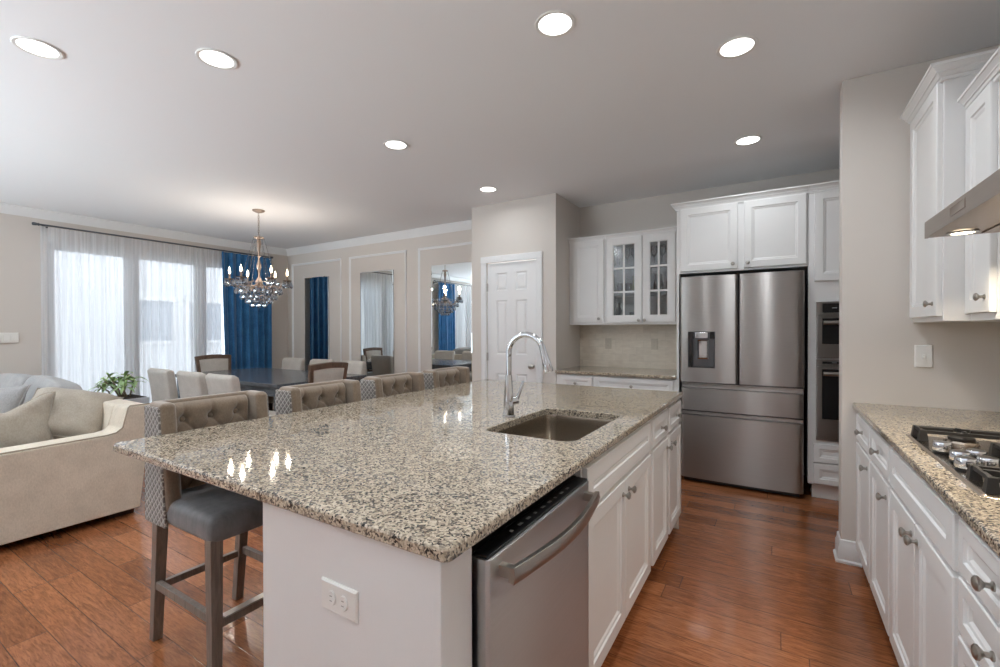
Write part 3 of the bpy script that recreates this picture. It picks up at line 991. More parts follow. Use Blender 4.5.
# range hood
hd = thing('range_hood', 'slim stainless under-cabinet range hood with a lit lamp', 'range hood', (0, 0, 0))
hx0, hy0, hy1, hz0, hz1 = 0.478, 1.54, 2.300, 1.669, 1.734
hb = MB()
hb.prism([(hx0, hz0), (hx0, hz1 - 0.004), (hx0 + 0.006, hz1), (XR - 0.002, hz1), (XR - 0.002, hz0), (XR - 0.02, hz0), (XR - 0.02, hz0 + 0.002), (hx0 + 0.01, hz0 + 0.002), (hx0 + 0.01, hz0)], 'y', hy0, hy1)
hb.build('canopy', M['steel_hood'], hd, bevel=0.001)
MB().rings(0.135, 0.030, [(0, 0), (0, 0.0015), (0.002, 0.0025), (0.004, 0.001)], M=T(hx0, 2.00, 1.688) @ RZ(R(-90))).build('control_panel', M['steel_hood'], hd)
for yy in (2.205, 1.635):
    lr = MB().lathe([(0.030, 0), (0.042, 0), (0.042, -0.004), (0.032, -0.006)], 24, T(0.558, yy, hz0), caps=False).build('lamp_ring', M['nickel'], hd)
    MB().lathe([(0.033, -0.003), (0.030, -0.005), (0.005, -0.0055)], 24, T(0.558, yy, hz0)).build('lamp_lens', M['hoodlens'], hd)
    l = bpy.data.lights.new('hood_lamp', 'AREA')
    l.shape, l.size, l.energy, l.color, l.spread = 'DISK', 0.06, 2.6, (1.0, 0.86, 0.66), R(140)
    o = bpy.data.objects.new('hood_lamp', l)
    C.objects.link(o)
    o.parent = hd
    o.location = (0.558, yy, hz0 - 0.012)
for k in range(2):
    MB().box(0.62, 1.58 + k * 0.35, hz0 - 0.004, 0.93, 1.91 + k * 0.35, hz0 + 0.001).build('filter', M['steel_hood'], hd, bevel=0.002)

# cooktop
ck = thing('cooktop', 'stainless steel gas cooktop with black grates and silver knobs on the right counter', 'cooktop', (0, 0, CT))
MB().add(*(lambda a, b: ([(x, y, 0.0005) for x, y in a] + [(x, y, 0.006) for x, y in b], [tuple(range(len(a)))[::-1], tuple(range(len(a), 2 * len(a)))] + [(i, (i + 1) % len(a), len(a) + (i + 1) % len(a), len(a) + i) for i in range(len(a))]))
         (rrect(0.428, 1.555, 0.945, 2.315, 0.012), rrect(0.436, 1.563, 0.937, 2.307, 0.010))).build('cooktop_surface', M['cooktop'], ck)
for x, y in ((0.464, 1.80), (0.520, 1.835), (0.520, 1.925), (0.474, 1.885), (0.464, 2.015)):
    kb = MB().lathe([(0.024, 0.006), (0.024, 0.010), (0.016, 0.013)], 20, T(x, y, 0)).build('knob_base', M['black'], ck)
    MB().lathe([(0.0225, 0.014), (0.0245, 0.018), (0.0235, 0.038), (0.0215, 0.043), (0.004, 0.044)], 24, T(x, y, 0)).build('knob', M['chrome'], kb)
for (x, y, r) in ((0.5675, 2.245, 0.036), (0.7925, 2.245, 0.030), (0.7525, 1.95, 0.050), (0.5675, 1.6425, 0.030), (0.7925, 1.6425, 0.036)):
    bn = MB().lathe([(r + 0.012, 0.006), (r + 0.010, 0.012), (r, 0.016)], 24, T(x, y, 0)).build('burner', M['cooktop'], ck)
    MB().lathe([(r, 0.016), (r, 0.022), (r - 0.006, 0.026), (0.004, 0.027)], 24, T(x, y, 0)).build('burner_cap', M['iron'], bn)
def grate(x0, y0, x1, y1, cx):
    g = MB()
    b = 0.0055
    z0, z1 = 0.034, 0.046
    for y in (y0, y1):
        g.box(x0, y - b, z0, x1, y + b, z1)
    for x in (x0, x1):
        g.box(x - b, y0, z0, x + b, y1, z1)
    ym = (y0 + y1) / 2
    for c in cx:
        for dx, dy in ((1, 0), (-1, 0), (0, 1), (0, -1)):
            e = (x1 - x0) / (2 * len(cx)) if dx else (y1 - y0) / 2
            xa, xb = sorted((c + dx * 0.022, c + dx * e))
            ya, yb = sorted((ym + dy * 0.022, ym + dy * e))
            g.box(xa - (b if dy else 0), ya - (b if dx else 0), z0, xb + (b if dy else 0), yb + (b if dx else 0), z1 + 0.004)
    for x in (x0, x1):
        for y in (y0, y1):
            g.frustum((x, y, 0.0062), (0.014, 0.014), (x, y, z1), (0.009, 0.009))
    g.build('grate', M['iron'], ck, bevel=0.0015)
grate(0.455, 2.20, 0.905, 2.290, (0.5675, 0.7925))
grate(0.60, 1.84, 0.905, 2.06, (0.7525,))
grate(0.455, 1.585, 0.905, 1.70, (0.5675, 0.7925))

# ------------------------------------------------------------------ back niche
struct('trim_6', MB().box(XP1 + 0.002, YB - 0.008, CT + 0.001, -0.762, YB, 1.384), M['tile'])
cabinet('base_cabinet', 'narrow white base cabinet in the back niche beside the pantry wall', 'cabinet', XP1 + 0.004, 4.277, 0, 0.40, 0.65, 0, TOP,
        [('drawer', 0.05, 0.388, DRB, DRT, (0.219, 0.797)), ('door', 0.05, 0.388, DOB, DOT, (0.35, 0.655))], toe=0.11, group='back niche base cabinets')
cabinet('base_cabinet', 'wide white base cabinet in the back niche beside the refrigerator', 'cabinet', XP1 + 0.404, 4.277, 0, 0.772, 0.65, 0, TOP,
        [('drawer', 0.012, 0.745, DRB, DRT, (0.378, 0.797)), ('door', 0.012, 0.376, DOB, DOT, (0.34, 0.655)), ('door', 0.381, 0.745, DOB, DOT, (0.417, 0.655))], toe=0.11, group='back niche base cabinets')
s1 = cabinet('wall_cabinet', 'white solid-door wall cabinet beside the pantry wall', 'cabinet', XP1 + 0.002, 4.625, 0, 0.412, 0.313, 1.384, 2.292,
             [('door', 0.05, 0.392, 1.410, 2.275, (0.345, 1.445))])
crown_of(s1, [(0, 0), (0.412, 0)], 2.276, 0.04, 0.045)
gx = XP1 + 0.416
g1 = cabinet('wall_cabinet', 'white wall cabinet with two glass-paned doors left of the refrigerator', 'cabinet', gx, 4.625, 0, 0.757, 0.313, 1.384, 2.292,
             [('glass_door', 0.006, 0.372, 1.402, 2.275, (0.345, 1.425)), ('glass_door', 0.378, 0.690, 1.402, 2.275, (0.402, 1.425))], hollow=True)
MB().box(0.69, 0.0, 1.402, 0.739, 0.018, 2.274).build('stile', M['cab'], g1)
for z in (1.70, 1.99):
    MB().box(0.018, 0.03, z - 0.009, 0.739, 0.294, z + 0.009).build('shelf', M['cab'], g1)
crown_of(g1, [(0, 0), (0.757, 0)], 2.276, 0.04, 0.045)
# glassware on its shelves
def glassware(name, label, prof, x, y, z, mat):
    o = MB().lathe(prof, 20).build(name, mat, loc=(x, y, z))
    return tag(o, label, name.replace('_', ' '), 'glassware in the glass-door cabinet')
wine = [(0.032, 0), (0.033, 0.003), (0.005, 0.008), (0.004, 0.075), (0.012, 0.085), (0.034, 0.115), (0.038, 0.145), (0.032, 0.185), (0.031, 0.185), (0.036, 0.145), (0.031, 0.118), (0.004, 0.09)]
tumb = [(0.028, 0), (0.030, 0.004), (0.036, 0.11), (0.034, 0.11), (0.028, 0.008), (0.004, 0.006)]
jug = [(0.035, 0), (0.045, 0.02), (0.05, 0.07), (0.034, 0.13), (0.03, 0.16), (0.037, 0.18), (0.034, 0.18), (0.028, 0.16), (0.046, 0.07), (0.004, 0.015)]
M['amber'] = plain('amber_ceramic', srgb(186, 172, 118), 0.3)
M['rose'] = plain('rose_ceramic', srgb(170, 96, 90), 0.35)
M['navy'] = plain('dark_ceramic', srgb(40, 42, 50), 0.3)
zA, zB, zC = 1.403, 1.710, 2.000
for k, x in enumerate((0.095, 0.175, 0.255, 0.335)):
    glassware('wine_glass', 'clear wine glass behind the top left glass door, %s of four' % ('first', 'second', 'third', 'last')[k], wine, gx + x, 4.78, zC, M['tumbler'])
for k, x in enumerate((0.455, 0.537, 0.62)):
    glassware('wine_glass', 'clear wine glass behind the top right glass door, %s of three' % ('left', 'middle', 'right')[k], wine, gx + x, 4.77, zC, M['tumbler'])
for k, x in enumerate((0.11, 0.19)):
    glassware('tumbler', 'clear tumbler on the middle shelf of the left glass door, %s' % ('left one', 'right one')[k], tumb, gx + x, 4.77, zB, M['tumbler'])
glassware('jug', 'pale yellow jug on the middle shelf of the left glass door', jug, gx + 0.275, 4.76, zB, M['amber'])
glassware('jug', 'clear glass jug on the middle shelf of the right glass door', jug, gx + 0.50, 4.76, zB, M['tumbler'])
glassware('tumbler', 'clear tumbler on the middle shelf of the right glass door', tumb, gx + 0.61, 4.77, zB, M['tumbler'])
glassware('bottle', 'dark bottle on the bottom shelf of the left glass door', [(0.03, 0), (0.032, 0.005), (0.032, 0.13), (0.012, 0.17), (0.012, 0.21), (0.004, 0.212)], gx + 0.095, 4.76, zA, M['navy'])
glassware('tumbler', 'clear tumbler on the bottom shelf of the left glass door', tumb, gx + 0.24, 4.77, zA, M['tumbler'])
for k, x in enumerate((0.46, 0.53, 0.60)):
    glassware('cup', 'small %s cup on the bottom shelf of the right glass door' % ('white', 'dark', 'rose red')[k], [(0.022, 0), (0.026, 0.003), (0.034, 0.06), (0.036, 0.075), (0.033, 0.075), (0.024, 0.008), (0.004, 0.006)], gx + x, 4.72, zA, (M['pot'], M['navy'], M['rose'])[k])

# ------------------------------------------------------------------ refrigerator wall
FX0, FX1, FY = -0.722, 0.186, 4.205
fp = tag(MB().box(-0.760, 4.262, 0.001, -0.738, YB - 0.002, 1.822).build('fridge_side_panel', M['cab'], bevel=0.002), 'tall white panel on the left side of the refrigerator', 'panel')
oc = cabinet('wall_cabinet', 'deep white two-door cabinet above the refrigerator', 'cabinet', -0.762, 4.285, 0, 0.972, 0.652, 1.824, 2.408,
             [('door', 0.034, 0.484, 1.842, 2.392, (0.450, 1.880)), ('door', 0.532, 0.962, 1.842, 2.392, (0.560, 1.880))])
crown_of(oc, [(0.0, 0.38), (0.0, 0.0), (0.972, 0.0)], 2.396)
fg = thing('refrigerator', 'large stainless steel french-door refrigerator with water dispenser and two drawers', 'refrigerator', (0, 0, 0))
MB().box(FX0 + 0.012, FY + 0.06, 0.045, FX1 - 0.004, YB - 0.03, 1.775).build('body', M['gasket'], fg, bevel=0.004)
def bowed(x0, x1, z0, z1, dep=0.055, r=0.022):
    n = 14
    w = x1 - x0
    pl = [(x0, FY + dep), (x0, FY + r)]
    for k in range(1, 6):
        a = pi / 2 * k / 5
        pl.append((x0 + r - r * cos(a), FY + r - r * sin(a)))
    for k in range(1, n):
        q = k / n
        pl.append((x0 + r + (w - 2 * r) * q, FY - 0.010 * sin(pi * q)))
    for k in range(0, 6):
        a = pi / 2 * k / 5
        pl.append((x1 - r + r * sin(a), FY + r - r * cos(a)))
    pl.append((x1, FY + dep))
    return MB().prism(pl, 'z', z0, z1)
lmid = -0.2685
# the left door leaves a recess for the dispenser: build it in four pieces around the opening
dx0, dx1, dz0, dz1 = -0.655, -0.440, 1.000, 1.312
def bow_y(x, x0, x1, r=0.022):
    q = min(max((x - x0 - r) / (x1 - x0 - 2 * r), 0), 1)
    yy = FY - 0.010 * sin(pi * q)
    if x < x0 + r:
        yy = FY + r - math.sqrt(max(0, r * r - (x0 + r - x) ** 2))
    if x > x1 - r:
        yy = FY + r - math.sqrt(max(0, r * r - (x - x1 + r) ** 2))
    return yy
ld = MB()
xs = sorted(set([FX0 + 0.022 * (1 - cos(pi / 2 * k / 5)) for k in range(6)] + [FX0 + 0.022 + (lmid - 0.003 - FX0 - 0.044) * k / 14 for k in range(15)] + [lmid - 0.003 - 0.022 * (1 - cos(pi / 2 * k / 5)) for k in range(6)] + [dx0, dx1]))
zs = [0.876, dz0, dz1, 1.786]
xe = lmid - 0.003
vs = [(x, bow_y(x, FX0, xe), z) for z in zs for x in xs]
fs = []
nx = len(xs)
for j in range(3):
    for i in range(nx - 1):
        if j == 1 and xs[i] >= dx0 - 1e-6 and xs[i + 1] <= dx1 + 1e-6:
            continue
        fs.append((j * nx + i, j * nx + i + 1, (j + 1) * nx + i + 1, (j + 1) * nx + i))
b = len(vs)
vs += [(xs[0], FY + 0.055, 0.876), (xs[-1], FY + 0.055, 0.876), (xs[-1], FY + 0.055, 1.786), (xs[0], FY + 0.055, 1.786)]
fs += [tuple([b, b + 1] + [i for i in range(nx - 1, -1, -1)]), tuple([b + 3, b + 2] + [3 * nx + i for i in range(nx - 1, -1, -1)]), (b, b + 3, 3 * nx, 2 * nx, nx, 0), (b + 1, b + 2, 3 * nx + nx - 1, 2 * nx + nx - 1, nx + nx - 1, nx - 1), (b, b + 1, b + 2, b + 3)]
dl = ld.add(vs, fs).build('left_door', M['steel_x'], fg)
dp = MB()
yf = FY - 0.0065
dp.rings(dx1 - dx0, dz1 - dz0, [(-0.001, -0.045), (0.0, 0.004), (0.004, 0.004), (0.006, 0.0), (0.010, -0.030), (0.012, -0.032)], M=T(dx0, yf, dz0))
M['darksteel'] = plain('dark_steel', srgb(98, 98, 101), 0.35, 0.8)
do = dp.build('dispenser', M['darksteel'], dl)
MB().box(dx0 + 0.004, yf - 0.005, dz1 - 0.062, dx0 + 0.045, yf + 0.028, dz1 - 0.004).box(dx1 - 0.04, yf - 0.005, dz1 - 0.062, dx1 - 0.004, yf + 0.028, dz1 - 0.004).box(dx0 + 0.004, yf - 0.001, dz0 + 0.004, dx0 + 0.035, yf + 0.028, dz1 - 0.062).build('dispenser_surround', M['darkglass'], do)
MB().box(dx0 + 0.058, yf - 0.014, dz1 - 0.058, dx1 - 0.055, yf + 0.026, dz1 - 0.006).build('dispenser_nozzle', M['chrome'], do, bevel=0.006)
MB().rings(0.085, 0.165, [(0, 0.0), (0, 0.010), (0.006, 0.014), (0.012, 0.008)], M=T(dx0 + 0.075, yf + 0.030, dz0 + 0.075)).build('dispenser_paddle', M['chrome'], do)
MB().box(dx0 + 0.012, yf + 0.000, dz0 + 0.004, dx1 - 0.012, yf + 0.03, dz0 + 0.012).build('drip_tray', M['black'], do)
bowed(lmid + 0.003, FX1, 0.876, 1.786).build('right_door', M['steel_x'], fg)
bowed(FX0 + 0.010, FX1 - 0.004, 0.634, 0.822).build('middle_drawer', M['steel_x'], fg)
bowed(FX0 + 0.010, FX1 - 0.004, 0.045, 0.588).build('freezer_drawer', M['steel_x'], fg)
for z0, z1 in ((0.824, 0.866), (0.590, 0.622)):
    pr = [(FY - 0.002, z0), (FY + 0.03, z0 + 0.004), (FY + 0.03, z1 - 0.01), (FY + 0.002, z1 - 0.006), (FY + 0.002, z1), (FY + 0.055, z1), (FY + 0.055, z0)]
    MB().prism(pr, 'x', FX0 + 0.012, FX1 - 0.006).build('recessed_handle', M['steel_x'], fg)
for x in (FX0 + 0.06, FX1 - 0.06):
    MB().lathe([(0.018, 0.001), (0.02, 0.006), (0.012, 0.01), (0.012, 0.05)], 16, T(x, FY + 0.14, 0)).build('foot', M['black'], fg)
MB().box(FX0 + 0.03, FY + 0.03, 0.012, FX1 - 0.03, FY + 0.06, 0.045).build('kick_grille', M['black'], fg)

# oven tower
oy = 4.285
ot = cabinet('oven_cabinet', 'tall white cabinet right of the refrigerator housing the two wall ovens', 'cabinet', 0.212, oy, 0, 0.786, 0.652, 0.118, 2.408,
             [('door', 0.040, 0.75, 1.702, 2.388), ('drawer', 0.036, 0.75, 0.296, 0.440), ('drawer', 0.036, 0.75, 0.128, 0.286)])
MB().box(0.03, 0.05, 0.001, 0.786, 0.64, 0.118).build('toe_kick', M['cab'], ot)
crown_of(ot, [(0.0, 0.0), (0.786, 0.0)], 2.396)
def oven(name, label, z0, z1, pz, hz, wz0, wz1, panel):
    t = thing(name, label, 'oven', (0.262, oy, 0))
    W = 0.70
    MB().box(0, -0.022, z0, W, 0.0, z1).build('frame', M['steel_x'], t, bevel=0.002)
    if panel:
        MB().box(0.002, -0.030, panel[0], W - 0.002, -0.020, panel[1]).build('control_panel', M['steel_x'], t, bevel=0.003)
        MB().box(0.04, -0.033, panel[0] + 0.018, W - 0.04, -0.029, panel[1] - 0.012).build('display', M['darkglass'], t)
        for k in range(3):
            MB().box(0.10 + k * 0.05, -0.0336, (panel[0] + panel[1]) / 2, 0.13 + k * 0.05, -0.033, (panel[0] + panel[1]) / 2 + 0.006).build('icon', M['iconw'], t)
    d = MB().box(0.004, -0.042, pz[0], W - 0.004, -0.020, pz[1]).build('door', M['steel_x'], t, bevel=0.004)
    MB().box(0.038, -0.0435, wz0, W - 0.038, -0.041, wz1).build('oven_window', M['darkglass'], d)
    MB().tube([(0.045, -0.075, hz), (W - 0.045, -0.075, hz)], 0.016, 14).box(0.07, -0.075, hz - 0.008, 0.09, -0.04, hz + 0.008).box(W - 0.09, -0.075, hz - 0.008, W - 0.07, -0.04, hz + 0.008).build('handle', M['nickel'], d)
    return t
oven('built_in_oven', 'upper built-in oven with black display strip in the tall cabinet', 1.108, 1.540, (1.110, 1.425), 1.378, 1.215, 1.412, (1.437, 1.538))
oven('built_in_oven', 'lower built-in oven with large dark window in the tall cabinet', 0.470, 1.095, (0.500, 1.040), 0.990, 0.640, 1.022, (1.046, 1.093))

#@@PART2@@
# ------------------------------------------------------------------ soft shapes
def cushion_box(w, d, h, e=0.32, n=14, puff=1.0, sag=0.0):
    """closed superellipsoid cushion, centred"""
    mb = MB()
    def sg(a, p):
        return math.copysign(abs(a) ** p, a)
    def fn(u, v):
        th = 2 * pi * u
        ph = -pi / 2 + pi * v
        x = w / 2 * sg(cos(ph), e) * sg(cos(th), e)
        y = d / 2 * sg(cos(ph), e) * sg(sin(th), e)
        z = h / 2 * sg(sin(ph), 0.75)
        return (x, y, z - sag * (1 - (2 * x / w) ** 2) * (z > 0))
    mb.grid(fn, 48, 25, wrapu=True)
    return mb

def pillow_mesh(w, h, t, dip=0.0, seed=1):
    """throw pillow standing in the xz plane: pinched corners, soft belly"""
    rnd = random.Random(seed)
    ph = [rnd.uniform(0, 6) for _ in range(6)]
    mb = MB()
    n = 22
    for sgn in (1, -1):
        def fn(u, v):
            a, b = 2 * u - 1, 2 * v - 1
            k = max(0, (1 - abs(a) ** 2.6) * (1 - abs(b) ** 2.6)) ** 0.55
            px = w / 2 * a * (1 - 0.10 * (1 - b * b) * abs(a) ** 3)
            pz = h / 2 * b * (1 - 0.10 * (1 - a * a) * abs(b) ** 3)
            if b > 0:
                pz -= dip * b * max(0, 1 - abs(a) * 1.3)
            wr = 0.012 * k * (sin(5 * a + ph[0]) * sin(4 * b + ph[1]) + 0.6 * sin(9 * a + 7 * b + ph[2]))
            return (px, sgn * (t / 2 * k + (wr if sgn < 0 else -wr) * 0.8), pz)
        mb.grid(fn, n, n)
    return mb

def weld(o, dist=0.0008):
    bm = bmesh.new()
    bm.from_mesh(o.data)
    bmesh.ops.remove_doubles(bm, verts=bm.verts, dist=dist)
    bmesh.ops.recalc_face_normals(bm, faces=bm.faces)
    bm.to_mesh(o.data)
    bm.free()
    o.data.polygons.foreach_set('use_smooth', [True] * len(o.data.polygons))
    return o

# ------------------------------------------------------------------ counter stools
def make_stool():
    t = thing('counter_stool', 'tufted taupe counter stool nearest the camera with its charcoal seat in view', 'stool', (-2.0, 1.05, 0), R(-90), 'counter stools along the island')
    weld(cushion_box(0.440, 0.50, 0.108, 0.14).build('seat', M['seat'], t, loc=(0, 0.028, 0.600), angle=180))
    def uprism(o, i, yo, yi, yf, z0, z1, ft=0.0):
        """U in plan, open to the front; the wing fronts lean back towards the top by ft"""
        a = [(-o, yf), (-o, yo), (o, yo), (o, yf), (i, yf), (i, yi), (-i, yi), (-i, yf)]
        b = [(x, y - (ft if y == yf else 0)) for x, y in a]
        n = 8
        vs = [(x, y, z0) for x, y in a] + [(x, y, z1) for x, y in b]
        quads = [(0, 1, 6, 7), (1, 2, 5, 6), (2, 3, 4, 5)]
        fs = [q[::-1] for q in quads] + [tuple(k + n for k in q) for q in quads]
        fs += [(k, (k + 1) % n, n + (k + 1) % n, n + k) for k in range(n)]
        return MB().add(vs, fs)
    bk = uprism(0.229, 0.218, -0.232, -0.218, -0.050, 0.545, 1.020, 0.055).build('quilted_shell', M['quilt'], t, bevel=0.012, seg=3)
    bk['label'] = 'grey diamond-quilted outer shell'
    def liner(z0, z1):
        return uprism(0.2235, 0.166, -0.2175, -0.178, -0.038, z0, z1, 0.055)
    ib = liner(0.60, 1.036).build('backrest', M['taupe'], t, bevel=0.022, seg=4)
    btn = [(x, z) for z in (0.950, 0.795) for x in (-0.112, 0.0, 0.112)] + [(x, 0.872) for x in (-0.056, 0.056)] + [(x, 0.72) for x in (-0.056, 0.056)]
    def tuft(u, v):
        x = -0.1655 + 0.331 * u
        z = 0.63 + 0.41 * v
        d = 1.0
        for bx_, bz_ in btn:
            r2 = ((x - bx_) ** 2 + (z - bz_) ** 2)
            d -= 0.95 * math.exp(-r2 / 0.00030) + 0.30 * math.exp(-r2 / 0.002)
        c1 = abs(((x + (z - 0.950) * 0.727) / 0.112) % 1)
        c2 = abs(((x - (z - 0.950) * 0.727) / 0.112) % 1)
        c1, c2 = min(c1, 1 - c1), min(c2, 1 - c2)
        if z < 0.955:
            d -= 0.30 * math.exp(-(c1 / 0.05) ** 2) + 0.30 * math.exp(-(c2 / 0.05) ** 2)
        else:
            cv = abs((x / 0.112) % 1)
            d -= 0.30 * math.exp(-(min(cv, 1 - cv) / 0.05) ** 2) * (1 - (z - 0.955) / 0.085)
        edge = min(1, (1 - abs(2 * u - 1)) / 0.07) ** 0.5
        roll = max(0, (v - 0.86) / 0.14)
        y = -0.178 + 0.034 * max(-0.6, d) * edge
        y = y + (-0.205 - y) * roll ** 2.2
        return (x, y, z - 0.012 * roll ** 4)
    tp = MB().grid(tuft, 57, 61).build('tufted_panel', M['taupe'], ib, angle=180)
    for bx_, bz_ in btn:
        MB().lathe([(0.0115, -0.004), (0.0115, 0.0), (0.008, 0.004), (0.002, 0.0055)], 14, T(bx_, -0.176, bz_) @ RX(R(-90))).build('button', M['taupe'], tp)
    MB().box(-0.21, -0.205, 0.558, 0.21, 0.25, 0.60).build('seat_rail', M['seat'], t, bevel=0.01)
    for x, y in ((-0.190, 0.238), (0.190, 0.238), (-0.190, -0.200), (0.190, -0.200)):
        bk_ = y < 0
        MB().frustum((x * (0.91 if bk_ else 1), -0.282 if bk_ else y, 0.001), (0.0185, 0.0185), (x * (0.93 if bk_ else 1), -0.218 if bk_ else y, 0.565), (0.0225, 0.0225)).build('leg', M['legwood'], t, bevel=0.003)
    for x in (-0.190, 0.190):
        MB().box(x * 0.95 - 0.011, -0.238, 0.235, x * 0.95 + 0.011, 0.219, 0.268).build('side_stretcher', M['legwood'], t, bevel=0.002)
    MB().box(-0.160, -0.265, 0.222, 0.160, -0.243, 0.252).build('back_stretcher', M['legwood'], t, bevel=0.002)
    f = MB().box(-0.170, 0.224, 0.228, 0.170, 0.252, 0.262).build('foot_rail', M['legwood'], t, bevel=0.002)
    MB().box(-0.160, 0.222, 0.258, 0.160, 0.254, 0.2635).build('kick_plate', M['nickel'], f)
    return t
stool = make_stool()
for y, lb in ((1.622, 'tufted taupe counter stool second from the near end of the island'), (2.185, 'tufted taupe counter stool third from the near end of the island'), (2.735, 'tufted taupe counter stool farthest from the camera, below the largest mirror')):
    dup(stool, (-2.0, y, 0), None, lb)

# ------------------------------------------------------------------ sofa with pillows
so = thing('sofa', 'beige linen sofa seen from its low arm end, left of the island', 'sofa', (0, 0.045, 0))
A0, A1 = -3.925, -6.85
arm = [(0.18, 0.055), (1.372, 0.055), (1.45, 0.775), (1.438, 0.788), (1.315, 0.788), (1.30, 0.775), (1.27, 0.64), (1.235, 0.612), (1.19, 0.603), (0.22, 0.585), (0.17, 0.565)]
MB().prism(arm, 'x', A0 - 0.24, A0).build('arm', M['sofa'], so, bevel=0.014, seg=3)
MB().prism(arm, 'x', A1, A1 + 0.24).build('arm', M['sofa'], so, bevel=0.014, seg=3)
MB().prism([(1.0, 0.055), (1.372, 0.055), (1.45, 0.775), (1.438, 0.79), (1.315, 0.79), (1.30, 0.775), (1.22, 0.45)], 'x', A1 + 0.241, A0 - 0.241).build('backrest', M['sofa'], so, bevel=0.014, seg=3)
MB().box(A1 + 0.241, 0.20, 0.055, A0 - 0.241, 1.1, 0.30).build('base', M['sofa'], so, bevel=0.012, seg=3)
pp = [(0.2, 0.592), (1.19, 0.610), (1.238, 0.619), (1.275, 0.648), (1.306, 0.782), (1.318, 0.795), (1.436, 0.795), (1.456, 0.780)]
MB().tube([(A0 - 0.003, y, z) for y, z in pp], 0.005, 8).build('piping', M['piping'], so)
seatw = (A0 - 0.25 - (A1 + 0.25)) / 2
for k in range(2):
    cx = A1 + 0.25 + seatw * (k + 0.5)
    weld(cushion_box(seatw - 0.02, 0.95, 0.19, 0.2).build('seat_cushion', M['sofa'], so, loc=(cx, 0.70, 0.385), angle=180))
for cx, hh, wd in ((-5.02, 0.50, 0.86), (-5.95, 0.48, 0.92)):
    o = weld(cushion_box(wd, 0.22, hh, 0.35).build('back_cushion', M['cushion'], so, loc=(cx, 1.145, 0.70), angle=180))
    o.rotation_euler = (R(-14), R(3 if cx > -5.5 else -2), 0)
for x in (A0 - 0.16, A1 + 0.16):
    for y in (0.30, 1.28):
        MB().box(x - 0.075, y - 0.07, 0.001, x + 0.075, y + 0.085, 0.056).build('foot', M['espresso'], so, bevel=0.003)
MB().box(A1 + 0.1, 0.30, 0.02, A0 - 0.12, 1.25, 0.055).build('plinth', M['black'], so)
def pillow(label, w, h, t, loc, rot, mat, dip=0, seed=1):
    o = weld(pillow_mesh(w, h, t, dip, seed).build('throw_pillow', mat, angle=180), 0.001)
    o.location = loc
    o.rotation_euler = tuple(R(a) for a in rot)
    eg = []
    n = 16
    for side in range(4):
        for k in range(n):
            q = -1 + 2 * k / n
            ea, eb_ = ((q, -1), (1, q), (-q, 1), (-1, -q))[side]
            px = w / 2 * ea * (1 - 0.10 * (1 - eb_ * eb_) * abs(ea) ** 3)
            pz = h / 2 * eb_ * (1 - 0.10 * (1 - ea * ea) * abs(eb_) ** 3)
            if eb_ > 0:
                pz -= dip * eb_ * max(0, 1 - abs(ea) * 1.3)
            eg.append((px, 0, pz))
    MB().tube(eg, 0.005, 6, closed=True).build('piping', mat, o)
    return tag(o, label, 'pillow', 'throw pillows on the sofa')
pillow('plump stone-coloured pillow with piped edges in the sofa corner nearest the island', 0.52, 0.50, 0.26, (-4.46, 1.17, 0.715), (-58, 12, 60), M['pillow'], 0.0, 4)
pillow('stone-coloured pillow with a dented top leaning on the sofa arm, at the left edge', 0.52, 0.44, 0.17, (-4.36, 0.82, 0.70), (-20, 3, 86), M['pillow'], 0.12, 7)
pillow('grey pillow behind the others on the sofa, cut by the left edge', 0.46, 0.46, 0.16, (-5.05, 0.88, 0.72), (-18, 5, 30), M['cushion'], 0.02, 11)

# ------------------------------------------------------------------ dining table and chairs
TX0, TX1, TY0, TY1, TZ = -6.64, -4.36, 2.745, 3.93, 0.775
tb = thing('dining_table', 'long dark wood dining table in front of the blue curtain', 'table', ((TX0 + TX1) / 2, (TY0 + TY1) / 2, 0))
hx, hy = (TX1 - TX0) / 2, (TY1 - TY0) / 2
MB().box(-hx, -hy, TZ - 0.04, hx, hy, TZ).build('tabletop', M['tablewood'], tb, bevel=0.005)
ap = MB()
ap.box(-hx + 0.05, -hy + 0.05, TZ - 0.14, hx - 0.05, -hy + 0.075, TZ - 0.04).box(-hx + 0.05, hy - 0.075, TZ - 0.14, hx - 0.05, hy - 0.05, TZ - 0.04)
ap.box(-hx + 0.05, -hy + 0.075, TZ - 0.14, -hx + 0.075, hy - 0.075, TZ - 0.04).box(hx - 0.075, -hy + 0.075, TZ - 0.14, hx - 0.05, hy - 0.075, TZ - 0.04)
ap.build('apron', M['tablewood'], tb)
for a in (-1, 1):
    for b in (-1, 1):
        MB().frustum((a * (hx - 0.085), b * (hy - 0.085), 0.001), (0.032, 0.032), (a * (hx - 0.085), b * (hy - 0.085), TZ - 0.042), (0.046, 0.046)).build('leg', M['tablewood'], tb, bevel=0.004)

